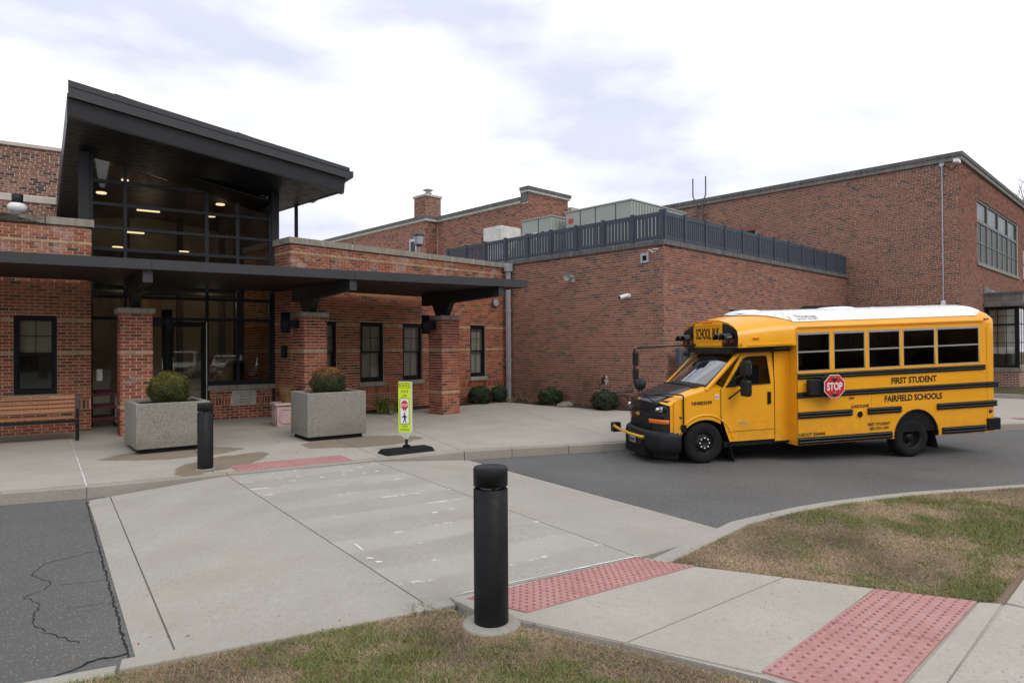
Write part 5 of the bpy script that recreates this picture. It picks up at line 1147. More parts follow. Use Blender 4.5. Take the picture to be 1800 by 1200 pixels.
m = nose(.80, .40, -4.02, .5, -1, 1, [(.21, -.09), (.28, -.06), (.31, -.06)]); m.build('valance', 'rubber', bus)
m = BM(); m.box(-4.47, -4.10, .6, 1.4, .24, .50); m.build('bumper_core', 'dark', bp)
m = BM(); m.box(-4.505, -4.495, .88, 1.12, .42, .53); npl = m.build('number_plate', 'galv', bus); m = BM(); m.box(-4.508, -4.5055, .90, 1.10, .44, .49); m.build('plate_mark', 'slate', npl)
gate = [(-4.56, 1.72, .615), (-4.60, 1.60, .615), (-4.62, 1.30, .60), (-4.62, .80, .585), (-4.59, .45, .58), (-4.56, .34, .58)]
m = BM(); m.tube(gate, .024, 8); ga = m.build('crossing_gate', 'sign_yellow', bus); m = BM(); m.tube([gate[-1], (-4.555, .31, .58)], .026, 8); m.box(-4.60, -4.46, 1.66, 1.80, .50, .66); m.tube([(-4.61, 1.0, .59), (-4.48, 1.0, .64)], .012, 6); m.build('gate_bracket', 'blackplastic', ga)
# mirrors
def disc_mirror(c, d, r, chrome, name='crossover_mirror'):
    c, d = Vector(c), Vector(d).normalized(); q = d.to_track_quat('Z', 'Y'); m = BM(); prof = [(0, .075), (r * .55, .062), (r * .9, .03), (r, 0), (r * .97, -.012), (0, -.014)]; k = 20
    vs = [c + q @ Vector((rr * math.cos(2 * math.pi * i / k), rr * math.sin(2 * math.pi * i / k), hh)) for rr, hh in prof for i in range(k)]; m.smooth = True
    m.add(vs, [(a * k + i, a * k + (i + 1) % k, (a + 1) * k + (i + 1) % k, (a + 1) * k + i) for a in range(5) for i in range(k)]); o = m.build(name, 'blackplastic', bus); m = BM(); m.sphere(c - d * .0, (.001, .001, .001), 4, 3)
    vs = [c - d * (.016 + .03 * (1 - rr * rr)) + q @ Vector((r * .93 * rr * math.cos(2 * math.pi * i / k), r * .93 * rr * math.sin(2 * math.pi * i / k), 0)) for rr in (1, .8, .5, .01) for i in range(k)]; m = BM(); m.smooth = True
    m.add(vs, [(a * k + i, (a + 1) * k + i, (a + 1) * k + (i + 1) % k, a * k + (i + 1) % k) for a in range(3) for i in range(k)]); m.build('mirror_glass', 'chrome', o); return o
nm = disc_mirror((-4.50, .66, 1.385), (-.55, -.80, .10), .098, True)
m = BM(); A = (-4.44, .66, 1.205); Bp = (-3.98, .18, 1.20)
m.tube([(-4.48, .68, 1.37), (-4.51, .70, 1.24), A], .011, 7); m.tube([A, (-4.15, .45, 1.225), (-4.0, .20, 1.22), Bp], .012, 7); m.tube([Bp, (-3.98, .175, .68)], .012, 7); m.tube([A, (-4.01, .175, .86)], .010, 7); m.tube([(-4.30, .62, 1.215), (-3.98, .3, 1.16)], .010, 7); m.tube([(-3.98, .3, 1.16), (-3.93, .2, 1.13)], .010, 7)
m.box(-4.02, -3.93, .175, .20, .64, .75); m.build('mirror_bracket', 'gloss_black', nm)
fm = disc_mirror((-4.62, 2.02, 1.40), (-.80, .60, .1), .095, True)
m = BM(); m.tube([(-4.66, 2.02, 1.40), (-4.74, 2.0, 1.28), (-4.70, 1.95, 1.15), (-4.45, 1.85, 1.12), (-4.1, 1.80, 1.08)], .012, 7); m.tube([(-4.6, 1.9, 1.17), (-4.2, 1.7, 1.19)], .011, 7); m.tube([(-4.3, 1.83, 1.10), (-4.15, 1.82, .90)], .010, 7); m.build('mirror_bracket', 'gloss_black', fm)
for (x, y, z, hh, nmn) in ((-3.03, -.02, 1.475, .25, 'door_mirror'), (-3.03, -.02, 1.16, .26, 'door_mirror')):
    m = BM(); m.box(x - .055, x + .055, y - .10, y + .10, z, z + hh); dm = m.build(nmn, 'blackplastic', bus, bevel=.035)
    m = BM(); m.box(x + .056, x + .058, y - .075, y + .075, z + .04, z + hh - .04); m.build('mirror_glass', 'chrome', dm)
m = BM(); m.tube([(-3.20, CI + .0, 1.12), (-3.14, .10, 1.20), (-3.06, .0, 1.30), (-3.04, -.02, 1.50)], .014, 7); m.tube([(-3.16, CI + .02, 1.36), (-3.1, .08, 1.47), (-3.05, .02, 1.50)], .012, 7); m.build('mirror_arm', 'gloss_black', bus)
m = BM(); m.tube([(-3.14, 1.42, 1.98), (-3.3, 1.55, 1.97), (-3.95, 2.13, 1.955), (-4.0, 2.17, 1.93), (-4.0, 2.17, 1.30)], .017, 8); fa_ = m.build('mirror_arm', 'gloss_black', bus)
for z, hh in ((1.62, .27), (1.36, .22)): m = BM(); m.box(-4.03, -3.95, 2.06, 2.22, z, z + hh); m.build('far_mirror', 'blackplastic', bus, bevel=.03)
m = BM(); m.lathe([(.0, .0), (.05, .02), (.09, .10), (.095, .10)], 16, (-3.22, 1.78, 1.83), 'x', caps=False); m.build('roof_speaker', 'gloss_black', bus)
# wheels stand level on the road
def wheel(x, y0, r, wdt, rear, name='wheel'):
    w = thing(name, (x, y0, r), 0, None, None); w.parent = bus
    t = MB(); t.lathe([(r * .56, .012), (r * .62, .0), (r * .82, -.006), (r * .93, .012), (r * .985, .035), (r, .06), (r, wdt - .05), (r * .96, wdt - .01), (r * .6, wdt)], 40, (0, 0, 0), 'y', caps=False)
    ty = t.build('tyre', 'rubber', w)
    for i in range(40):
        pass
    m = MB()
    if not rear:
        m.lathe([(r * .57, .008), (r * .54, .005), (r * .52, .03), (r * .50, .05), (r * .40, .045), (r * .33, .015), (r * .30, .005), (r * .18, .004), (r * .15, .02), (0, .02)], 32, caps=False, axis='y')
    else:
        m.lathe([(r * .57, .008), (r * .54, .006), (r * .52, .05), (r * .49, .13), (r * .40, .145), (r * .20, .12), (r * .18, .05), (0, .045)], 32, caps=False, axis='y')
    m.build('rim', 'blackplastic', w)
    m = MB()
    for k in range(8):
        a = k * math.pi / 4 + .2; rr = r * (.43 if not rear else .40); dd = .040 if not rear else .142; m.lathe([(0, dd - .004), (r * .055, dd - .003)], 10, (rr * math.cos(a), 0, rr * math.sin(a)), 'y', caps=False)
    m.build('hand_hole', 'dark', w)
    m = MB()
    for k in range(8):
        a = k * math.pi / 4; rr = r * .245; dd = .003 if not rear else .115; m.lathe([(.016, dd + .01), (.016, dd - .018), (.008, dd - .024), (0, dd - .024)], 8, (rr * math.cos(a), 0, rr * math.sin(a)), 'y', caps=False)
    m.build('wheel_nut', 'chrome' if not rear else 'blackplastic', w)
    return w
wheel(-3.62, .205, .325, .19, False); w_r = wheel(-.01, .03, .325, .22, True)
for x, y in ((-3.62, WB - .205), (-.01, WB - .03)):
    w = copy_tree(w_r, bus); w.location = (x, y, .325); w.rotation_euler = (0, 0, math.pi)
MB().box(-.06, .06, .25, WB - .25, .28, .40).build('axle', 'dark', bus); MB().box(-3.68, -3.56, .38, WB - .38, .28, .38).build('axle', 'dark', bus)
for x, y, dx in ((-3.20, .21, .09), (.40, .05, .10)):
    m = BM(); m.hexa([(x + dx, y, .11), (x + dx + .012, y, .11), (x + dx + .012, y + .32, .11), (x + dx, y + .32, .11), (x, y, .47), (x + .012, y, .47), (x + .012, y + .32, .47), (x, y + .32, .47)]); m.build('mud_flap', 'rubber', bus)
m = BM(); m.box(-2.0, -.7, .5, 1.4, .22, .36); m.tube([(-3.1, .5, .28), (-.5, .5, .30)], .035, 8); m.box(.7, 1.5, .5, 1.5, .24, .40); m.build('undercarriage', 'dark', bus)

# ================================================================== FORECOURT FURNITURE
def bollard(x, y, z, h_, r, lab, foot):
    b = thing('bollard', (x, y, z), 0, lab, 'bollard', 'black light bollards')
    MB().lathe([(r, .02), (r, h_ - .142), (r - .006, h_ - .138), (r - .006, h_ - .135)], 40).build('post', 'bollard', b)
    MB().lathe([(r * .62, h_ - .14), (r * .62, h_ - .118)], 28, caps=False).build('lens', 'hvac', b)
    m = MB()
    for k in range(3): a = k * 2.094 + .75; m.tube([(r * .85 * math.cos(a), r * .85 * math.sin(a), h_ - .14), (r * .85 * math.cos(a), r * .85 * math.sin(a), h_ - .115)], .012, 6)
    m.lathe([(r * .3, h_ - .118), (r, h_ - .118), (r, h_ - .012), (r - .008, h_ - .002), (0, h_)], 40, caps=False); m.build('cap', 'bollard', b)
    if foot: MB().lathe([(r + .075, -.03), (r + .075, .018), (r + .055, .03), (r * .9, .034)], 32, caps=False).build('footing', 'kerb', b)
    else: MB().lathe([(r + .03, 0.001), (r + .025, .010), (r, .012)], 24, caps=False).build('footing', 'stone', b)
bollard(-.14, 4.15, .105, 1.0, .108, 'large black light bollard on a concrete footing in the near lawn', True)
bollard(-4.39, 9.44, ZP, .94, .105, 'black light bollard on the plaza beside the left concrete planter', False)

def leaf_cloud(name, c, rad, n, size, cols, parent=None, top=None, shell=.55, seed=1, squash=0., **tags):
    rs = np.random.RandomState(seed); d = rs.normal(0, 1, (n, 3)); d /= np.linalg.norm(d, axis=1)[:, None]; k = rs.uniform(shell ** 3, 1, n) ** (1 / 3)
    lump = 1 + np.abs(rs.normal(0, .025, n)) + .06 * np.sin(d[:, 0] * 7 + seed) + .05 * np.sin(d[:, 1] * 9 + 2 * seed) + .05 * np.sin(d[:, 2] * 8 + d[:, 0] * 5)
    P = d * (k * lump)[:, None] * np.array(rad)[None] + np.array(c)[None]; keep = P[:, 2] > c[2] - rad[2] * (1 - squash) if squash else np.ones(n, bool); P, d, k = P[keep], d[keep], k[keep]; n = len(P)
    nr = d + rs.normal(0, .55, (n, 3)); nr /= np.linalg.norm(nr, axis=1)[:, None]; a = np.cross(nr, rs.normal(0, 1, (n, 3))); a /= np.linalg.norm(a, axis=1)[:, None]; b = np.cross(nr, a); s = size * rs.uniform(.6, 1.35, n)[:, None]
    q = np.stack([P - a * s, P + b * s * .5, P + a * s, P - b * s * .5], 1).reshape(-1, 3)
    C = np.array(cols)[rs.randint(0, len(cols), n)] * rs.uniform(.6, 1.35, (n, 1))
    if top is not None:
        m = (d[:, 2] + rs.normal(0, .18, n) > top[0]) & (d[:, 0] * .3 - d[:, 1] * .3 > -.6); C[m] = np.array(top[1])[rs.randint(0, len(top[1]), m.sum())] * rs.uniform(.6, 1.3, (m.sum(), 1))
    return tri_mesh(name, q, 4, C, 'leaf', parent=parent, **tags)
def planter(loc, az, w, d, h_, lab):
    p = thing('planter', (*loc, ZP), azr(az), lab, 'planter', 'square concrete planters')
    z0 = .075; t = .085; m = MB(); m.box(0, w, 0, t, z0, h_).box(0, w, d - t, d, z0, h_).box(0, t, t, d - t, z0, h_).box(w - t, w, t, d - t, z0, h_).box(t, w - t, t, d - t, z0, z0 + .1)
    mm = MB(); o, i = [(0, 0), (w, 0), (w, d), (0, d)], [(t, t), (w - t, t), (w - t, d - t), (t, d - t)]
    vs = [(*q, z0) for q in o] + [(*q, h_) for q in o] + [(*q, h_) for q in i] + [(*q, h_ - .14) for q in i]
    fs = [(3, 2, 1, 0)] + [(k, (k + 1) % 4, 4 + (k + 1) % 4, 4 + k) for k in range(4)] + [(4 + k, 4 + (k + 1) % 4, 8 + (k + 1) % 4, 8 + k) for k in range(4)] + [(8 + k, 8 + (k + 1) % 4, 12 + (k + 1) % 4, 12 + k) for k in range(4)]
    mm.add(vs, fs); mm.build('tub', 'planter', p, bevel=.014)
    MB().box(.06, w - .06, .06, d - .06, 0, z0 + .005).build('plinth', 'dark', p)
    MB().box(t - .004, w - t + .004, t - .004, d - t + .004, h_ - .10, h_ - .05).build('soil', 'soil', p)
planter((-6.10, 10.70), 52, 1.13, 1.27, .82, 'square exposed aggregate concrete planter holding the yellow-green ball bush, left')
planter((-3.74, 12.06), 54, 1.14, .98, .885, 'square exposed aggregate concrete planter holding the orange-tipped bush, near the sign')
gcols = [(.045, .06, .014), (.065, .08, .016), (.085, .09, .02), (.035, .045, .012)]
def bush(x, y, z, r, n, lab, cols, top, seed, size=.0105):
    b = thing('ball_bush', (x, y, z), 0, lab, 'bush'); leaf_cloud('foliage', (0, 0, r[2] * .82), r, n, size, cols, b, top, .82, seed, .16)
    m = MB(); m.sphere((0, 0, r[2] * .80), [q * .70 for q in r], 14, 10); m.tube([(0, 0, -.05), (0, 0, .15)], .03, 7); m.build('stem', 'soil', b)
bush(-6.03, 11.58, .88, (.325, .325, .31), 34000, 'clipped ball bush with yellow-green tips in the left planter', gcols, (.35, [(.15, .135, .022), (.08, .09, .018), (.19, .16, .028), (.07, .08, .016)]), 3)
bush(-3.60, 12.92, .93, (.35, .35, .30), 32000, 'clipped ball bush with orange-brown top in the planter near the sign', [(.045, .058, .024), (.06, .07, .026), (.032, .042, .018), (.07, .06, .028)], (.62, [(.33, .12, .03), (.40, .17, .04), (.20, .09, .03), (.12, .08, .03)]), 5)
# pink pottery planter with dry ornamental grass
pp = thing('pottery_planter', (-5.13, 14.36, ZP), azr(57), 'square pink pottery planter with moulded side panels, by the entrance', 'planter')
w = .46; m = MB(); m.hexa([(.03, .03, 0), (w - .03, .03, 0), (w - .03, w - .03, 0), (.03, w - .03, 0), (0, 0, .46), (w, 0, .46), (w, w, .46), (0, w, .46)]); m.build('tub', 'pink', pp, bevel=.01)
m = MB(); m.box(-.03, w + .03, -.03, .02, .461, .52).box(-.03, w + .03, w - .02, w + .03, .461, .52).box(-.03, .02, .02, w - .02, .461, .52).box(w - .02, w + .03, .02, w - .02, .461, .52); m.build('rim', 'pink', pp, bevel=.006)
for fx in (lambda a, b: (a, .012 - b * .03 - .012 + .004, b), lambda a, b: (.012 - b * .03 - .012 + .004, w - a, b)):
    m = MB(); oct_ = [(.08, .14), (.13, .08), (.33, .08), (.38, .14), (.38, .32), (.33, .38), (.13, .38), (.08, .32)]
    for p, q in zip(oct_, oct_[1:] + oct_[:1]): m.tube([fx(*p), fx(*q)], .008, 6)
    m.build('moulding', 'pink', pp)
MB().box(.0, w, .0, w, .44, .47).build('soil', 'soil', pp)
og = thing('dry_grass', (-5.03, 14.72, ZP + .47), 0, 'tuft of dry brown grass in the pink planter', 'plant')
def tuft(root, n, h0, h1, spread, mat='leaf', cols=((.30, .17, .06), (.22, .13, .05), (.36, .22, .09)), seed=2, wid=.004, lean=.5, name='blades'):
    rs = np.random.RandomState(seed); q = []; C = []
    for i in range(n):
        a = rs.uniform(0, 6.28); r0 = spread * rs.uniform(0, 1) ** .5 * .5; L_ = rs.uniform(h0, h1); ln = rs.uniform(.05, lean); b = np.array([r0 * math.cos(a), r0 * math.sin(a), 0]); a += rs.normal(0, .5); dr = np.array([math.cos(a), math.sin(a), 0]); sd = np.array([-dr[1], dr[0], 0]) * wid
        p = [b + dr * ln * L_ * t * t + np.array([0, 0, L_ * t * (1 - .3 * ln * t)]) for t in (0, .4, .75, 1)]; c = np.array(cols[rs.randint(len(cols))]) * rs.uniform(.6, 1.3)
        for j in range(3):
            k0, k1 = 1 - j / 3, 1 - (j + 1) / 3 + .05; q += [p[j] - sd * k0, p[j] + sd * k0, p[j + 1] + sd * k1, p[j + 1] - sd * k1]; C.append(c)
    return tri_mesh(name, np.array(q), 4, np.array(C), mat, parent=root)
tuft(og, 150, .25, .62, .20, lean=.55)
# school crossing sign on its rubber foot
sg_ = thing('crossing_sign', (-1.74, 10.84, ZP), azr(108), 'lime yellow portable school crossing sign on a black rubber foot', 'sign')
ft_ = R(108 - 54); m = MB(lambda x, y, z: (x * math.cos(ft_) - y * math.sin(ft_), x * math.sin(ft_) + y * math.cos(ft_), z)); m.hexa([(-.44, -.19, 0), (.44, -.19, 0), (.44, .19, 0), (-.44, .19, 0), (-.40, -.14, .075), (.40, -.14, .075), (.40, .14, .075), (-.40, .14, .075)]); m.build('foot', 'rubber', sg_, bevel=.015)
m = MB(); m.box(-.05, .05, -.04, .04, .075, .12).tube([(0, 0, .1), (0, 0, .22)], .025, 8); m.build('hinge', 'gloss_black', sg_)
tw_ = .115; pr = [(-tw_, -.06), (tw_, -.06), (.05, .12)]
R_ = lambda p, z, s=1.: (p[0] * s, p[1] * s, z)
zt = lambda p: 1.16 if p[1] < 0 else 1.14
m = MB(); m.add([R_(p, .33) for p in pr] + [R_(p, zt(p)) for p in pr] + [R_(p, .2, .12) for p in pr], [(3, 4, 5), (0, 1, 4, 3), (1, 2, 5, 4), (2, 0, 3, 5), (6, 7, 1, 0), (7, 8, 2, 1), (8, 6, 0, 2)]); m.build('panel', 'white_paint', sg_, recalc=True)
ff = lambda a, b: (a, -.0655, b); fg = lambda a, b: (a, -.0668, b)
m = MB(); m.box(-tw_ + .002, tw_ - .002, -.0645, -.0605, .335, 1.155); m.build('face', 'lime', sg_)
m = MB(); m.box(-.082, .082, -.0652, -.0647, .47, .885); fcw = m.build('white_panel', 'white_paint', sg_)
def frame(m, x0, x1, z0, z1, t, y0, y1): m.box(x0, x1, y0, y1, z0, z0 + t).box(x0, x1, y0, y1, z1 - t, z1).box(x0, x0 + t, y0, y1, z0 + t, z1 - t).box(x1 - t, x1, y0, y1, z0 + t, z1 - t)
m = MB(); frame(m, -.086, .086, .466, .889, .008, -.0662, -.0646); frame(m, -.105, .105, 1.055, 1.145, .006, -.0655, -.0646); m.build('border', 'ink', sg_)
m = MB()
for t, x, z, ww, hh in (('SCHOOL', -.095, 1.075, .19, .052), ('STATE', -.065, .975, .13, .045), ('LAW', -.045, .905, .09, .045), ('FOR', -.028, .672, .056, .028), ('WITHIN', -.05, .415, .10, .032), ('CROSSWALK', -.085, .36, .17, .032)): letters(m, t, ff, x, z, ww, hh, .006)
m.build('lettering', 'ink', sg_)
oc2 = [(.066 * math.cos(math.pi / 8 + k * math.pi / 4), .775 + .082 * math.sin(math.pi / 8 + k * math.pi / 4)) for k in range(8)]
m = MB(); m.add([fg(*p) for p in oc2], [tuple(range(8))]); o_ = m.build('stop_symbol', 'stop_red', sg_); m = MB(); letters(m, 'STOP', lambda a, b: (a, -.0672, b), -.054, .752, .108, .045, .02); m.build('lettering', 'white_paint', o_)
m = MB(); P2 = lambda pts: m.add([fg(a, b) for a, b in pts], [tuple(range(len(pts)))])
P2([(.0 + .014 * math.cos(k * .785), .640 + .016 * math.sin(k * .785)) for k in range(8)]); P2([(-.018, .57), (-.014, .615), (.010, .622), (.022, .585), (.018, .555), (-.006, .555)]); P2([(-.018, .612), (-.040, .585), (-.052, .570), (-.048, .563), (-.030, .575), (-.012, .595)]); P2([(.016, .612), (.034, .59), (.040, .572), (.033, .570), (.018, .588)])
P2([(-.008, .557), (.010, .557), (.000, .52), (-.018, .485), (-.030, .487), (-.014, .525)]); P2([(.002, .557), (.018, .557), (.026, .52), (.036, .485), (.024, .483), (.012, .52)]); m.build('walker_symbol', 'ink', sg_)
# bench
bn = thing('bench', (-8.21, 12.46, ZP), azr(57), 'brown slatted park bench with engraved backrest and black metal legs', 'bench')
BLn = 2.3
def lg(x):
    m = MB(); m.prism([(-.02, 0), (.03, 0), (.05, .42), (.03, .42), (.0, .40)], lambda a, b: (x - .03, a, b), lambda a, b: (x + .03, a, b)); m.box(x - .03, x + .03, .36, .42, 0, .40); m.box(x - .03, x + .03, .0, .42, .36, .42); m.hexa([(x - .03, .38, .36), (x + .03, .38, .36), (x + .03, .44, .36), (x - .03, .44, .36), (x - .03, .50, .84), (x + .03, .50, .84), (x + .03, .54, .84), (x - .03, .54, .84)]); m.box(x - .028, x + .028, .02, .45, .58, .62); m.box(x - .025, x + .025, .0, .05, .42, .62); m.build('leg', 'gloss_black', bn, bevel=.008, recalc=False)
lg(0); lg(-BLn)
m = MB(); m.box(-BLn, 0, .02, .06, .34, .40); m.build('rail', 'gloss_black', bn)
for k in range(4): m = MB(); m.box(-BLn + .035, -.035, .0 + k * .105, .092 + k * .105, .422, .452); m.build('slat', 'board', bn, bevel=.01)
bf = lambda t: (.405 + t * .12, .49 + t * .36)
sl = [(.06, .27), (.32, .48), (.53, .70), (.75, .97)]
for a, b in sl:
    (y0, z0), (y1, z1) = bf(a), bf(b); m = MB(); m.hexa([(-BLn + .035, y0, z0), (-.035, y0, z0), (-.035, y0 + .035, z0 - .01), (-BLn + .035, y0 + .035, z0 - .01), (-BLn + .035, y1, z1), (-.035, y1, z1), (-.035, y1 + .035, z1 - .01), (-BLn + .035, y1 + .035, z1 - .01)]); s_ = m.build('slat', 'board', bn, bevel=.008)
    if a > .5:
        m = MB(); dz = (z1 - z0); fn = lambda u, v, y0=y0, z0=z0: (u, y0 + v * .12 / .36 - .0025, z0 + v)
        if a > .7: letters(m, 'Riverfield Elementary School', fn, -1.62, .016, 1.16, .052, .008, 1.15)
        else: letters(m, 'Donated by Girl Scout Troop 33313', fn, -1.70, .014, 1.24, .040, .006, 1.15)
        m.build('engraving', 'seat', s_)
# maroon utility cart
ct = thing('utility_cart', (-9.27, 14.30, ZP), azr(57), 'three-shelf maroon plastic utility cart beside the leftmost column', 'cart')
for z in (.16, .42, .70): m = MB(); m.box(0, .62, -.0, .40, z, z + .015); frame_ = m; m.box(0, .62, 0, .015, z + .015, z + .06).box(0, .62, .385, .40, z + .015, z + .06).box(0, .015, .015, .385, z + .015, z + .06).box(.605, .62, .015, .385, z + .015, z + .06); m.build('shelf', 'maroon', ct, bevel=.004)
for x in (.03, .59):
    for y in (.03, .37): MB().tube([(x, y, .08), (x, y, .72)], .012, 8).build('upright', 'galv', ct); MB().lathe([(.04, -.012), (.045, 0), (.04, .012)], 14, (x, y, .045), 'y').build('castor', 'rubber', ct)
m = MB(); m.tube([(.0, .05, .77), (-.03, .05, .83), (-.03, .35, .83), (.0, .35, .77)], .014, 8); m.box(.08, .54, .36, .40, .77, .82); m.build('handle', 'maroon', ct)
wb = thing('dispenser_box', (-8.97, 14.34, 1.17), azr(57), 'small white dispenser box on the glass by the cart', 'box'); MB().box(-.06, .06, -.06, .04, 0, .26).build('case', 'white_paint', wb, bevel=.03)

# ================================================================== FITTINGS ON AND ABOVE THE WALLS
ds = thing('downspout', (-.14, 21.50, 0), azr(44), 'tall pale grey downspout in the corner between wing and annex', 'downspout')
MB().box(-.10, .03, -.13, -.01, .16, 4.30).build('pipe', 'galv', ds, bevel=.01); MB().box(-.15, .08, -.17, .0, 4.30, 4.56).build('hopper', 'galv', ds, bevel=.01)
m = MB(); m.box(-.115, .045, -.135, -.0, 1.4, 1.46).box(-.115, .045, -.135, -.0, 3.0, 3.06); m.build('strap', 'galv', ds)
def on(root, x, y, z): v = pt(root, x, y, 0); return (v.x, v.y, z)
fld = thing('flood_light', on(rw, 6.98, -.10, 3.16), azr(44), 'round dark floodlight on the right wing under the canopy end', 'light')
MB().lathe([(.03, .10), (.06, .08), (.12, .0), (.13, -.02)], 18, (0, 0, .12), 'y').build('shade', 'charcoal', fld); MB().lathe([(.118, -.022), (.05, -.03), (0, -.032)], 18, (0, 0, .12), 'y', caps=False).build('lens', 'galv', fld); MB().box(-.03, .03, .05, .10, .06, .16).build('mount', 'charcoal', fld)
hs_ = thing('horn_speaker', on(ax_, -.02, 3.11, 3.92), azr(46), 'pale horn loudspeaker high on the annex wall', 'speaker')
m = MB(); m.lathe([(.13, -.30), (.11, -.24), (.05, -.14), (.045, -.02)], 18, (0, 0, 0), 'x', caps=False); m.lathe([(.125, -.297), (.04, -.12), (0, -.12)], 18, (0, 0, 0), 'x', caps=False); m.build('horn', 'hvac', hs_); MB().box(-.10, .015, -.05, .05, -.16, -.04).build('mount', 'hvac', hs_)
sc_ = thing('security_camera', on(ax_, -.02, 1.11, 3.24), azr(46), 'white bullet camera on the annex wall right of the horn', 'camera')
m = MB(); m.tube([(-.28, .10, -.05), (-.10, .0, .01), (-.06, -.02, .02)], .055, 12); m.build('body', 'white_paint', sc_); MB().lathe([(.04, -.01), (.04, 0)], 12, (-.285, .104, -.052), 'x').build('lens', 'gloss_black', sc_); MB().lathe([(.06, -.06), (.06, .015)], 14, (0, 0, 0), 'x').build('mount', 'white_paint', sc_)
wr_ = thing('loose_wiring', on(ax_, -.012, .30, 4.40), azr(46), 'tangle of white wiring on the annex wall beside the square vent', 'wiring')
m = MB(); m.tube([(0, .20, -.03), (-.02, .13, .05), (-.01, .06, -.02), (-.03, -.02, .05), (-.01, -.10, .02), (0, -.16, .05)], .014, 6); m.tube([(-.01, .1, .03), (-.03, .02, -.05), (-.01, -.06, -.03)], .012, 6); m.build('cable', 'white_paint', wr_)
dc = thing('dome_camera', on(lw, -1.27, .16, 4.597), azr(57), 'white domed camera with black housing on the left wing parapet', 'camera')
MB().lathe([(.06, 0), (.07, .03), (.12, .06), (.165, .12), (.17, .18), (.13, .23), (.07, .25)], 20).build('dome', 'white_paint', dc); MB().lathe([(.075, .25), (.095, .27), (.10, .42), (.085, .43)], 16).build('housing', 'charcoal', dc); MB().tube([(.15, .02, .16), (.22, .0, .12), (.26, .0, .02)], .008, 6).build('cable', 'charcoal', dc)
ln = thing('roof_lantern', (-2.95, 21.0, 4.45), azr(46), 'grey carriage lantern on a pipe above the right wing roof', 'lamp')
MB().tube([(0, 0, 0), (0, 0, .62)], .045, 10).build('pipe', 'stone', ln); MB().lathe([(.07, .62), (.13, .68), (.165, .95), (.18, .97), (.15, 1.02), (.06, 1.05), (.0, 1.08)], 6).build('lantern', 'slate', ln)
m = MB(); m.lathe([(.136, .69), (.166, .93)], 6, caps=False); m.build('lantern_glass', 'galv', ln)
def hvac(name, x0, x1, y0, y1, z1, lab, seams):
    v = pt(ax_, x0, y0); h_ = thing(name, (v.x, v.y, 4.62), azr(46), lab, 'air handler'); X, Y, Z = x1 - x0, y1 - y0, z1 - 4.62
    MB().box(0, X, 0, Y, .15, Z).build('casing', 'hvac', h_, bevel=.015); MB().box(.05, X - .05, .05, Y - .05, 0, .15).build('frame', 'dark', h_)
    MB().box(-.03, X + .03, -.03, Y + .03, Z, Z + .04).build('lid', 'hvac', h_)
    m = MB()
    for s in seams: m.box(-.012, .0, s - .012, s + .012, .18, Z - .01)
    if seams: m.build('seam', 'slate', h_, kind='stuff')
    for k in range(int(X / .16)): MB().box(.08 + k * .16, .16 + k * .16, -.03, .0, .5, Z - .05).build('louvre', 'hvac', h_)
    return h_
h1 = hvac('air_handler', 2.2, 5.4, 2.6, 5.35, 6.47, 'long grey-green rooftop unit with louvred end, behind the roof fence', (.62, 1.45, 2.1))
MB().box(-.018, -.012, 2.42, 2.62, 1.46, 1.62).build('maker_plate', 'stop_red', h1)
h2 = hvac('air_handler', 1.9, 4.0, 5.75, 7.2, 6.38, 'smaller grey-green rooftop unit with a sloping hood, left of the long unit', (.62,))
MB().hexa([(0, 1.45, .2), (2, 1.45, .2), (2, 2.35, .2), (0, 2.35, .2), (0, 1.45, 1.35), (2, 1.45, 1.35), (2, 2.35, .45), (0, 2.35, .45)]).build('hood', 'hvac', h2); MB().box(-.018, -.004, .70, .86, 1.05, 1.28).build('notice', 'white_paint', h2)
for y in (.35, .98): MB().box(-.05, 0, y, y + .10, 1.2, 1.28).build('handle', 'slate', h2)
v = pt(ax_, 3.0, 9.5); dx_ = thing('duct_box', (v.x, v.y, 4.62), azr(46), 'white sheet metal duct box against the rear building wall', 'duct')
MB().box(0, 1.1, -.02, 1.05, .1, 2.10).build('casing', 'hvac_white', dx_, bevel=.01); MB().box(-.01, 1.1, -.04, -.021, 1.2, 1.23).build('seam', 'hvac', dx_)
for x, lab in ((10.20, 'right hand bent steel pipe on the main building wall above the fence'), (10.55, 'left hand bent steel pipe on the main building wall above the fence')):
    v = pt(mn, -.12, x); pl = thing('steel_pipe', (v.x, v.y, 6.6), azr(46), lab, 'pipe', 'bent pipes above the fence'); s = 1 if x > 10.35 else -1
    MB().tube([(0, 0, 0), (0, 0, 2.05), (0, .16 * s, 2.36), (0, .16 * s, 3.22)], .032, 8).build('pipe', 'stone_dark', pl); MB().tube([(.15, 0, 1.45), (0, 0, 1.45), (0, .2 * s, 1.42)], .03, 6).build('clamp', 'stone_dark', pl)
v = pt(mn, -.03, .53); cd_ = thing('conduit', (v.x, v.y, 3.3), azr(46), 'thin pale conduit running down the main building wall near its corner', 'conduit')
MB().tube([(0, 0, .1), (0, 0, 5.12)], .022, 8).build('tube', 'galv', cd_); MB().lathe([(.08, -.05), (.08, .02)], 14, (0, 0, 5.14), 'x').build('junction_box', 'galv', cd_); MB().box(-.03, .02, -.07, .07, 0, .16).build('outlet_box', 'white_paint', cd_); MB().tube([(0, -.02, 5.14), (0, -.18, 5.02), (0, -.3, 4.9), (0, -.42, 4.98), (0, -.50, 5.14)], .012, 6).build('cable', 'charcoal', cd_)
v = pt(mn, -.02, .03); c3_ = thing('security_camera', (v.x, v.y, 8.38), azr(46), 'white box camera under the cornice at the main building corner', 'camera')
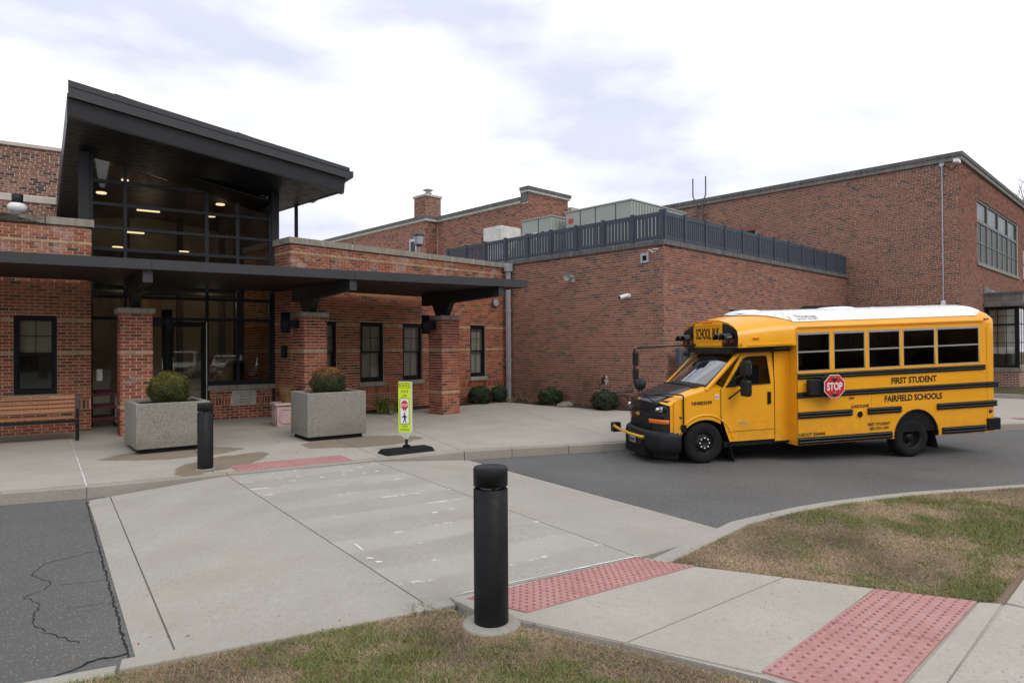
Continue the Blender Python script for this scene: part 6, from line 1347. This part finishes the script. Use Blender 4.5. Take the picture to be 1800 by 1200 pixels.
MB().box(-.45, -.05, -.10, .06, -.02, .10).build('body', 'white_paint', c3_, bevel=.015); MB().box(-.10, .02, -.05, .05, .0, .06).build('mount', 'white_paint', c3_)
m_ = thing('wall_box', on(rw, -.02, .26, 1.62), azr(44), 'black box on the brick return wall beside the middle column', 'box'); MB().box(-.06, .01, -.10, .10, 0, .30).build('case', 'gloss_black', m_, bevel=.01)
dcn = thing('door_canopy', on(ax_, 10.9, -.01, 3.06), azr(46), 'low black roof of a doorway canopy, mostly hidden behind the bus', 'canopy')
m = MB(); m.hexa([(-2.6, -1.3, 0), (2.6, -1.3, 0), (2.6, 0, 0), (-2.6, 0, 0), (-2.6, -1.3, .13), (2.6, -1.3, .13), (2.0, 0, .20), (-2.0, 0, .20)]); m.build('roof', 'charcoal', dcn); 
for x in (-2.45, 2.45): MB().box(x - .06, x + .06, -1.22, -1.10, -2.92, -.002).build('post', 'charcoal', dcn)
MB().box(.9, 1.3, -1.36, -1.305, .02, .22).build('lamp_box', 'white_paint', dcn)

# ================================================================== PLANTS
dk = [(.022, .034, .016), (.032, .048, .02), (.045, .06, .022), (.018, .026, .014)]
for x, y, r, n, lab, s in ((-.98, 20.05, (.38, .34, .29), 8000, 'dark rounded evergreen shrub left of the downspout', 11), (-.42, 20.55, (.27, .27, .28), 5000, 'small dark evergreen shrub right beside the downspout', 12), (1.12, 19.50, (.36, .33, .27), 8000, 'low dark evergreen shrub between two bare twig shrubs', 13), (2.50, 17.85, (.36, .33, .29), 8000, 'low dark evergreen shrub nearest the bus bumper', 14)):
    b = thing('evergreen_shrub', (x, y, ZP + .02), 0, lab, 'shrub', 'evergreen shrubs along the wall'); leaf_cloud('foliage', (0, 0, r[2] * .8), r, n, .024, dk, b, (.6, [(.06, .08, .03), (.04, .06, .02)]), .6, s, .1); m = MB(); m.sphere((0, 0, r[2] * .75), [q * .7 for q in r], 12, 8); m.build('stem', 'soil', b)
def branches(mb, p, d, L_, r, depth, rs, spread=.55, kids=3, up=.12, nseg=3):
    pts = [p]; q = p.copy(); dd = d.copy()
    for i in range(nseg): dd = (dd + Vector((rs.uniform(-.16, .16), rs.uniform(-.16, .16), rs.uniform(-.05, .05) + up * .4))).normalized(); q = q + dd * L_ / nseg; pts.append(q.copy())
    mb.tube(pts, [r * (1 - .55 * i / nseg) for i in range(nseg + 1)], 6 if depth > 2 else (4 if depth > 1 else 3), caps=False)
    if depth <= 0: return
    for k in range(kids):
        i = rs.randint(1, nseg + 1) if k else nseg; a = Vector((rs.normal(), rs.normal(), rs.normal())).normalized(); nd = (dd + a * spread * rs.uniform(.7, 1.4) + Vector((0, 0, up))).normalized()
        branches(mb, pts[i], nd, L_ * rs.uniform(.58, .85), r * .5, depth - 1, rs, spread, kids, up, nseg)
for x, y, h_, lab, s in ((.42, 20.45, .62, 'small leafless twig shrub near the downspout', 3), (1.95, 19.0, .95, 'larger leafless twig shrub between the two low evergreens', 4)):
    t = thing('bare_shrub', (x, y, ZP + .02), 0, lab, 'shrub', 'leafless shrubs along the annex'); rs = np.random.RandomState(s); m = MB()
    for k in range(8): a = rs.uniform(0, 6.28); branches(m, Vector((.08 * math.cos(a), .08 * math.sin(a), 0)), Vector((.45 * math.cos(a), .45 * math.sin(a), 1)).normalized(), h_ * .55 * rs.uniform(.8, 1.2), .013, 4, rs, .42, 3, .12)
    m.build('twigs', 'twig', t)
yc = ((.11, .14, .035), (.16, .17, .04), (.07, .10, .03), (.20, .20, .06))
for x, y, n, h0, h1, lab, s in ((-3.38, 17.15, 120, .3, .62, 'spiky green yucca plant behind the right planter', 21), (-2.98, 17.65, 90, .25, .5, 'smaller spiky yucca plant near the crossing sign', 22), (-3.1, 16.98, 60, .2, .38, 'low pale spiky yucca at the edge of the bed', 23)):
    t = thing('yucca_plant', (x, y, ZP + .03), 0, lab, 'plant', 'spiky plants in the bed'); tuft(t, n, h0, h1, .25, cols=yc, seed=s, wid=.018, lean=1.1, name='leaves')
for x, y, n, s, lab in ((-.05, 20.35, 60, 31, 'dry straw tuft at the foot of the downspout'), (.62, 19.9, 40, 32, 'dry straw tuft under the small twig shrub')):
    t = thing('dry_grass', (x, y, ZP + .02), 0, lab, 'plant', 'dry tufts in the bed'); tuft(t, n, .12, .26, .3, seed=s, cols=((.33, .25, .15), (.26, .18, .10)), lean=1.2)
for nm, lc_, lab, n_, gi in GC:
    t = thing(nm, lc_, 0, lab, 'grass', 'grass clumps in the lawns'); tuft(t, n_ * 2, .03, .10, .16, seed=60 + gi, cols=((.12, .17, .04), (.17, .21, .06), (.22, .21, .09)), wid=.0022, lean=1.3)
rk = thing('rock', (1.52, 18.95, ZP + .02), .6, 'flat grey rock lying at the edge of the mulch bed', 'rock'); m = MB(); m.grid(lambda a, b: (.27 * math.cos(6.283 * a) * math.sin(math.pi * b * .5) * (1 + .18 * math.sin(5 * a * 6.28)), .17 * math.sin(6.283 * a) * math.sin(math.pi * b * .5), .11 * math.cos(math.pi * b * .5) ** .6 * (1 + .2 * math.sin(9 * a))), 14, 6); m.build('stone', 'rock', rk)
# a few fallen leaves
rs = np.random.RandomState(9); q = []; C = []
def lf(x, y, z, s):
    a = rs.uniform(0, 6.28); u = np.array([math.cos(a), math.sin(a), rs.uniform(-.2, .3)]) * s; w = np.array([-math.sin(a), math.cos(a), rs.uniform(-.2, .3)]) * s * .6; c = np.array([x, y, z + s * .35]); q.extend([c - u, c + w, c + u, c - w]); C.append(np.array([.20, .10, .045]) * rs.uniform(.5, 1.5))
for k in range(26): t = rs.uniform(0, 1); lf(-5.2 + 2.2 * t + rs.normal(0, .06), 8.0 + 1.5 * t + rs.normal(0, .06), .08 * (.2 + t), .022)
for k in range(60): lf(rs.uniform(-7, 3), rs.uniform(10.5, 17), ZP + .006, rs.uniform(.015, .03))
for k in range(70): lf(*(lambda p: (p[0], p[1]))((rs.uniform(-2.5, 1.5), rs.uniform(3.2, 4.3))), .125, rs.uniform(.008, .018))
for k in range(60): lf(rs.uniform(1.5, 5.5), rs.uniform(5.2, 7.3), .13, rs.uniform(.01, .02))
tri_mesh('fallen_leaves', np.array(q), 4, np.array(C), 'leaf', kind='stuff')
# trees: one beyond the main building, others across the road that the glass reflects
def tree(x, y, h_, lab, s, depth=5):
    t = thing('bare_tree', (x, y, -.07), 0, lab, 'tree'); rs = np.random.RandomState(s); m = MB(); m.tube([(0, 0, 0), (.05, .02, h_ * .14), (.0, .05, h_ * .30)], [h_ * .028, h_ * .022, h_ * .018], 9, caps=False); m.build('trunk', 'bark', t)
    m = MB()
    for k in range(5): a = k * 1.257 + rs.uniform(0, .6); branches(m, Vector((0, .05, h_ * (.22 + .02 * k))), Vector((.6 * math.cos(a), .6 * math.sin(a), 1.)).normalized(), h_ * .26, h_ * .012, depth - 1, rs, .5, 3, .10)
    m.build('crown', 'bark', t)
tree(34.3, 45.0, 14.5, 'bare leafless tree showing above the main building roof at the far right', 1)
for i, (x, y, h_) in enumerate(((14, -15, 11), (20, -11, 12), (9, -18, 10), (26, -6, 12), (3, -19, 11), (-8, -18, 11), (40, 33, 13), (46, 38, 13), (33, 6, 11))): tree(x, y, h_, ['bare tree behind the parked cars', 'bare tree past the white car', 'bare tree across the road behind the camera', 'bare tree beyond the silver car', 'tall bare tree opposite the entrance', 'bare tree opposite the left wing', 'bare tree right of the school block', 'bare tree at the far corner of the school block', 'bare tree across the drive from the bus'][i], 40 + i, 4)
def car(x, y, az, mat, lab, tall):
    c = thing('parked_car', (x, y, 0), azr(az), lab, 'car', 'parked cars across the road'); H_ = 1.72 if tall else 1.45
    prof = [(-2.2, .35), (-2.25, .62), (-2.1, .80), (-1.15, .98), (-.45, H_ - .05), (.2, H_), (1.3, H_ - .06), (1.75 if tall else 1.5, 1.05), (2.15, .98), (2.22, .55), (2.15, .35)]
    m = MB(); m.prism(prof, lambda a, b: (a, -.88 + (.16 * max(0, b - .95)), b), lambda a, b: (a, .88 - (.16 * max(0, b - .95)), b)); m.build('body', mat, c, bevel=.06, recalc=True)
    m = MB(); m.add([(-1.10, -.72, 1.03), (-1.10, .72, 1.03), (-.50, .66, H_ - .10), (-.50, -.66, H_ - .10)], [(0, 1, 2, 3)]); m.tf = lambda X, Y, Z: (X - .03, Y, Z + .015); m.build('windscreen', 'gloss_black', c)
    MB().box(-2.275, -2.2, -.5, .5, .50, .72).build('grille', 'gloss_black', c)
    for s in (-1, 1):
        MB().box(-2.24, -2.1, s * .70 - .14, s * .70 + .14, .68, .80).build('headlight', 'chrome', c)
        m = MB(); m.add([(-.95, s * .885, 1.03), (1.4, s * .885, 1.05), (1.2, s * .80, H_ - .14), (-.4, s * .80, H_ - .14)], [(0, 1, 2, 3)]); m.build('side_window', 'gloss_black', c)
        for wx in (-1.35, 1.35): MB().lathe([(.2, -.02), (.33, 0), (.33, .2), (.2, .2)], 20, (wx, s * .80 - .1, .33), 'y').build('wheel', 'rubber', c)
car(11.4, -7.6, 133, 'white_paint', 'white tall estate car parked across the road', True); car(13.0, -5.4, 133, 'white_paint', 'white saloon car parked beside the tall estate car', False); car(14.6, -3.3, 133, 'aluminium', 'silver saloon car parked at the end of the row', False)

# unseen wooded mass added behind the camera, shaped to darken what the glass mirrors
rs = np.random.RandomState(77); wv_, wf_ = [], []
base = bmesh.new(); bmesh.ops.create_icosphere(base, subdivisions=2, radius=1); bv = np.array([v.co[:] for v in base.verts]); bf_ = [[v.index for v in f.verts] for f in base.faces]; base.free()
for k in range(330):
    lowb = k >= 220; a = rs.uniform(R(62), R(118)) if lowb else rs.uniform(R(118), R(158)); r = rs.uniform(44, 54); h_ = rs.uniform(3, 7) if lowb else rs.uniform(13, 22); c = np.array([r * math.sin(a), r * math.cos(a), h_ * .5])
    q = bv * (1 + .12 * rs.normal(0, 1, (len(bv), 1))) * np.array([2.2, 2.2, h_ * .55]) + c; n = sum(map(len, wv_)); wv_.append(q); wf_ += [[n + i for i in f] for f in bf_]
me = bpy.data.meshes.new('reflection_woods'); me.from_pydata(np.vstack(wv_).tolist(), [], wf_); me.materials.append(M['twig']); link('reflection_woods', me, kind='stuff')
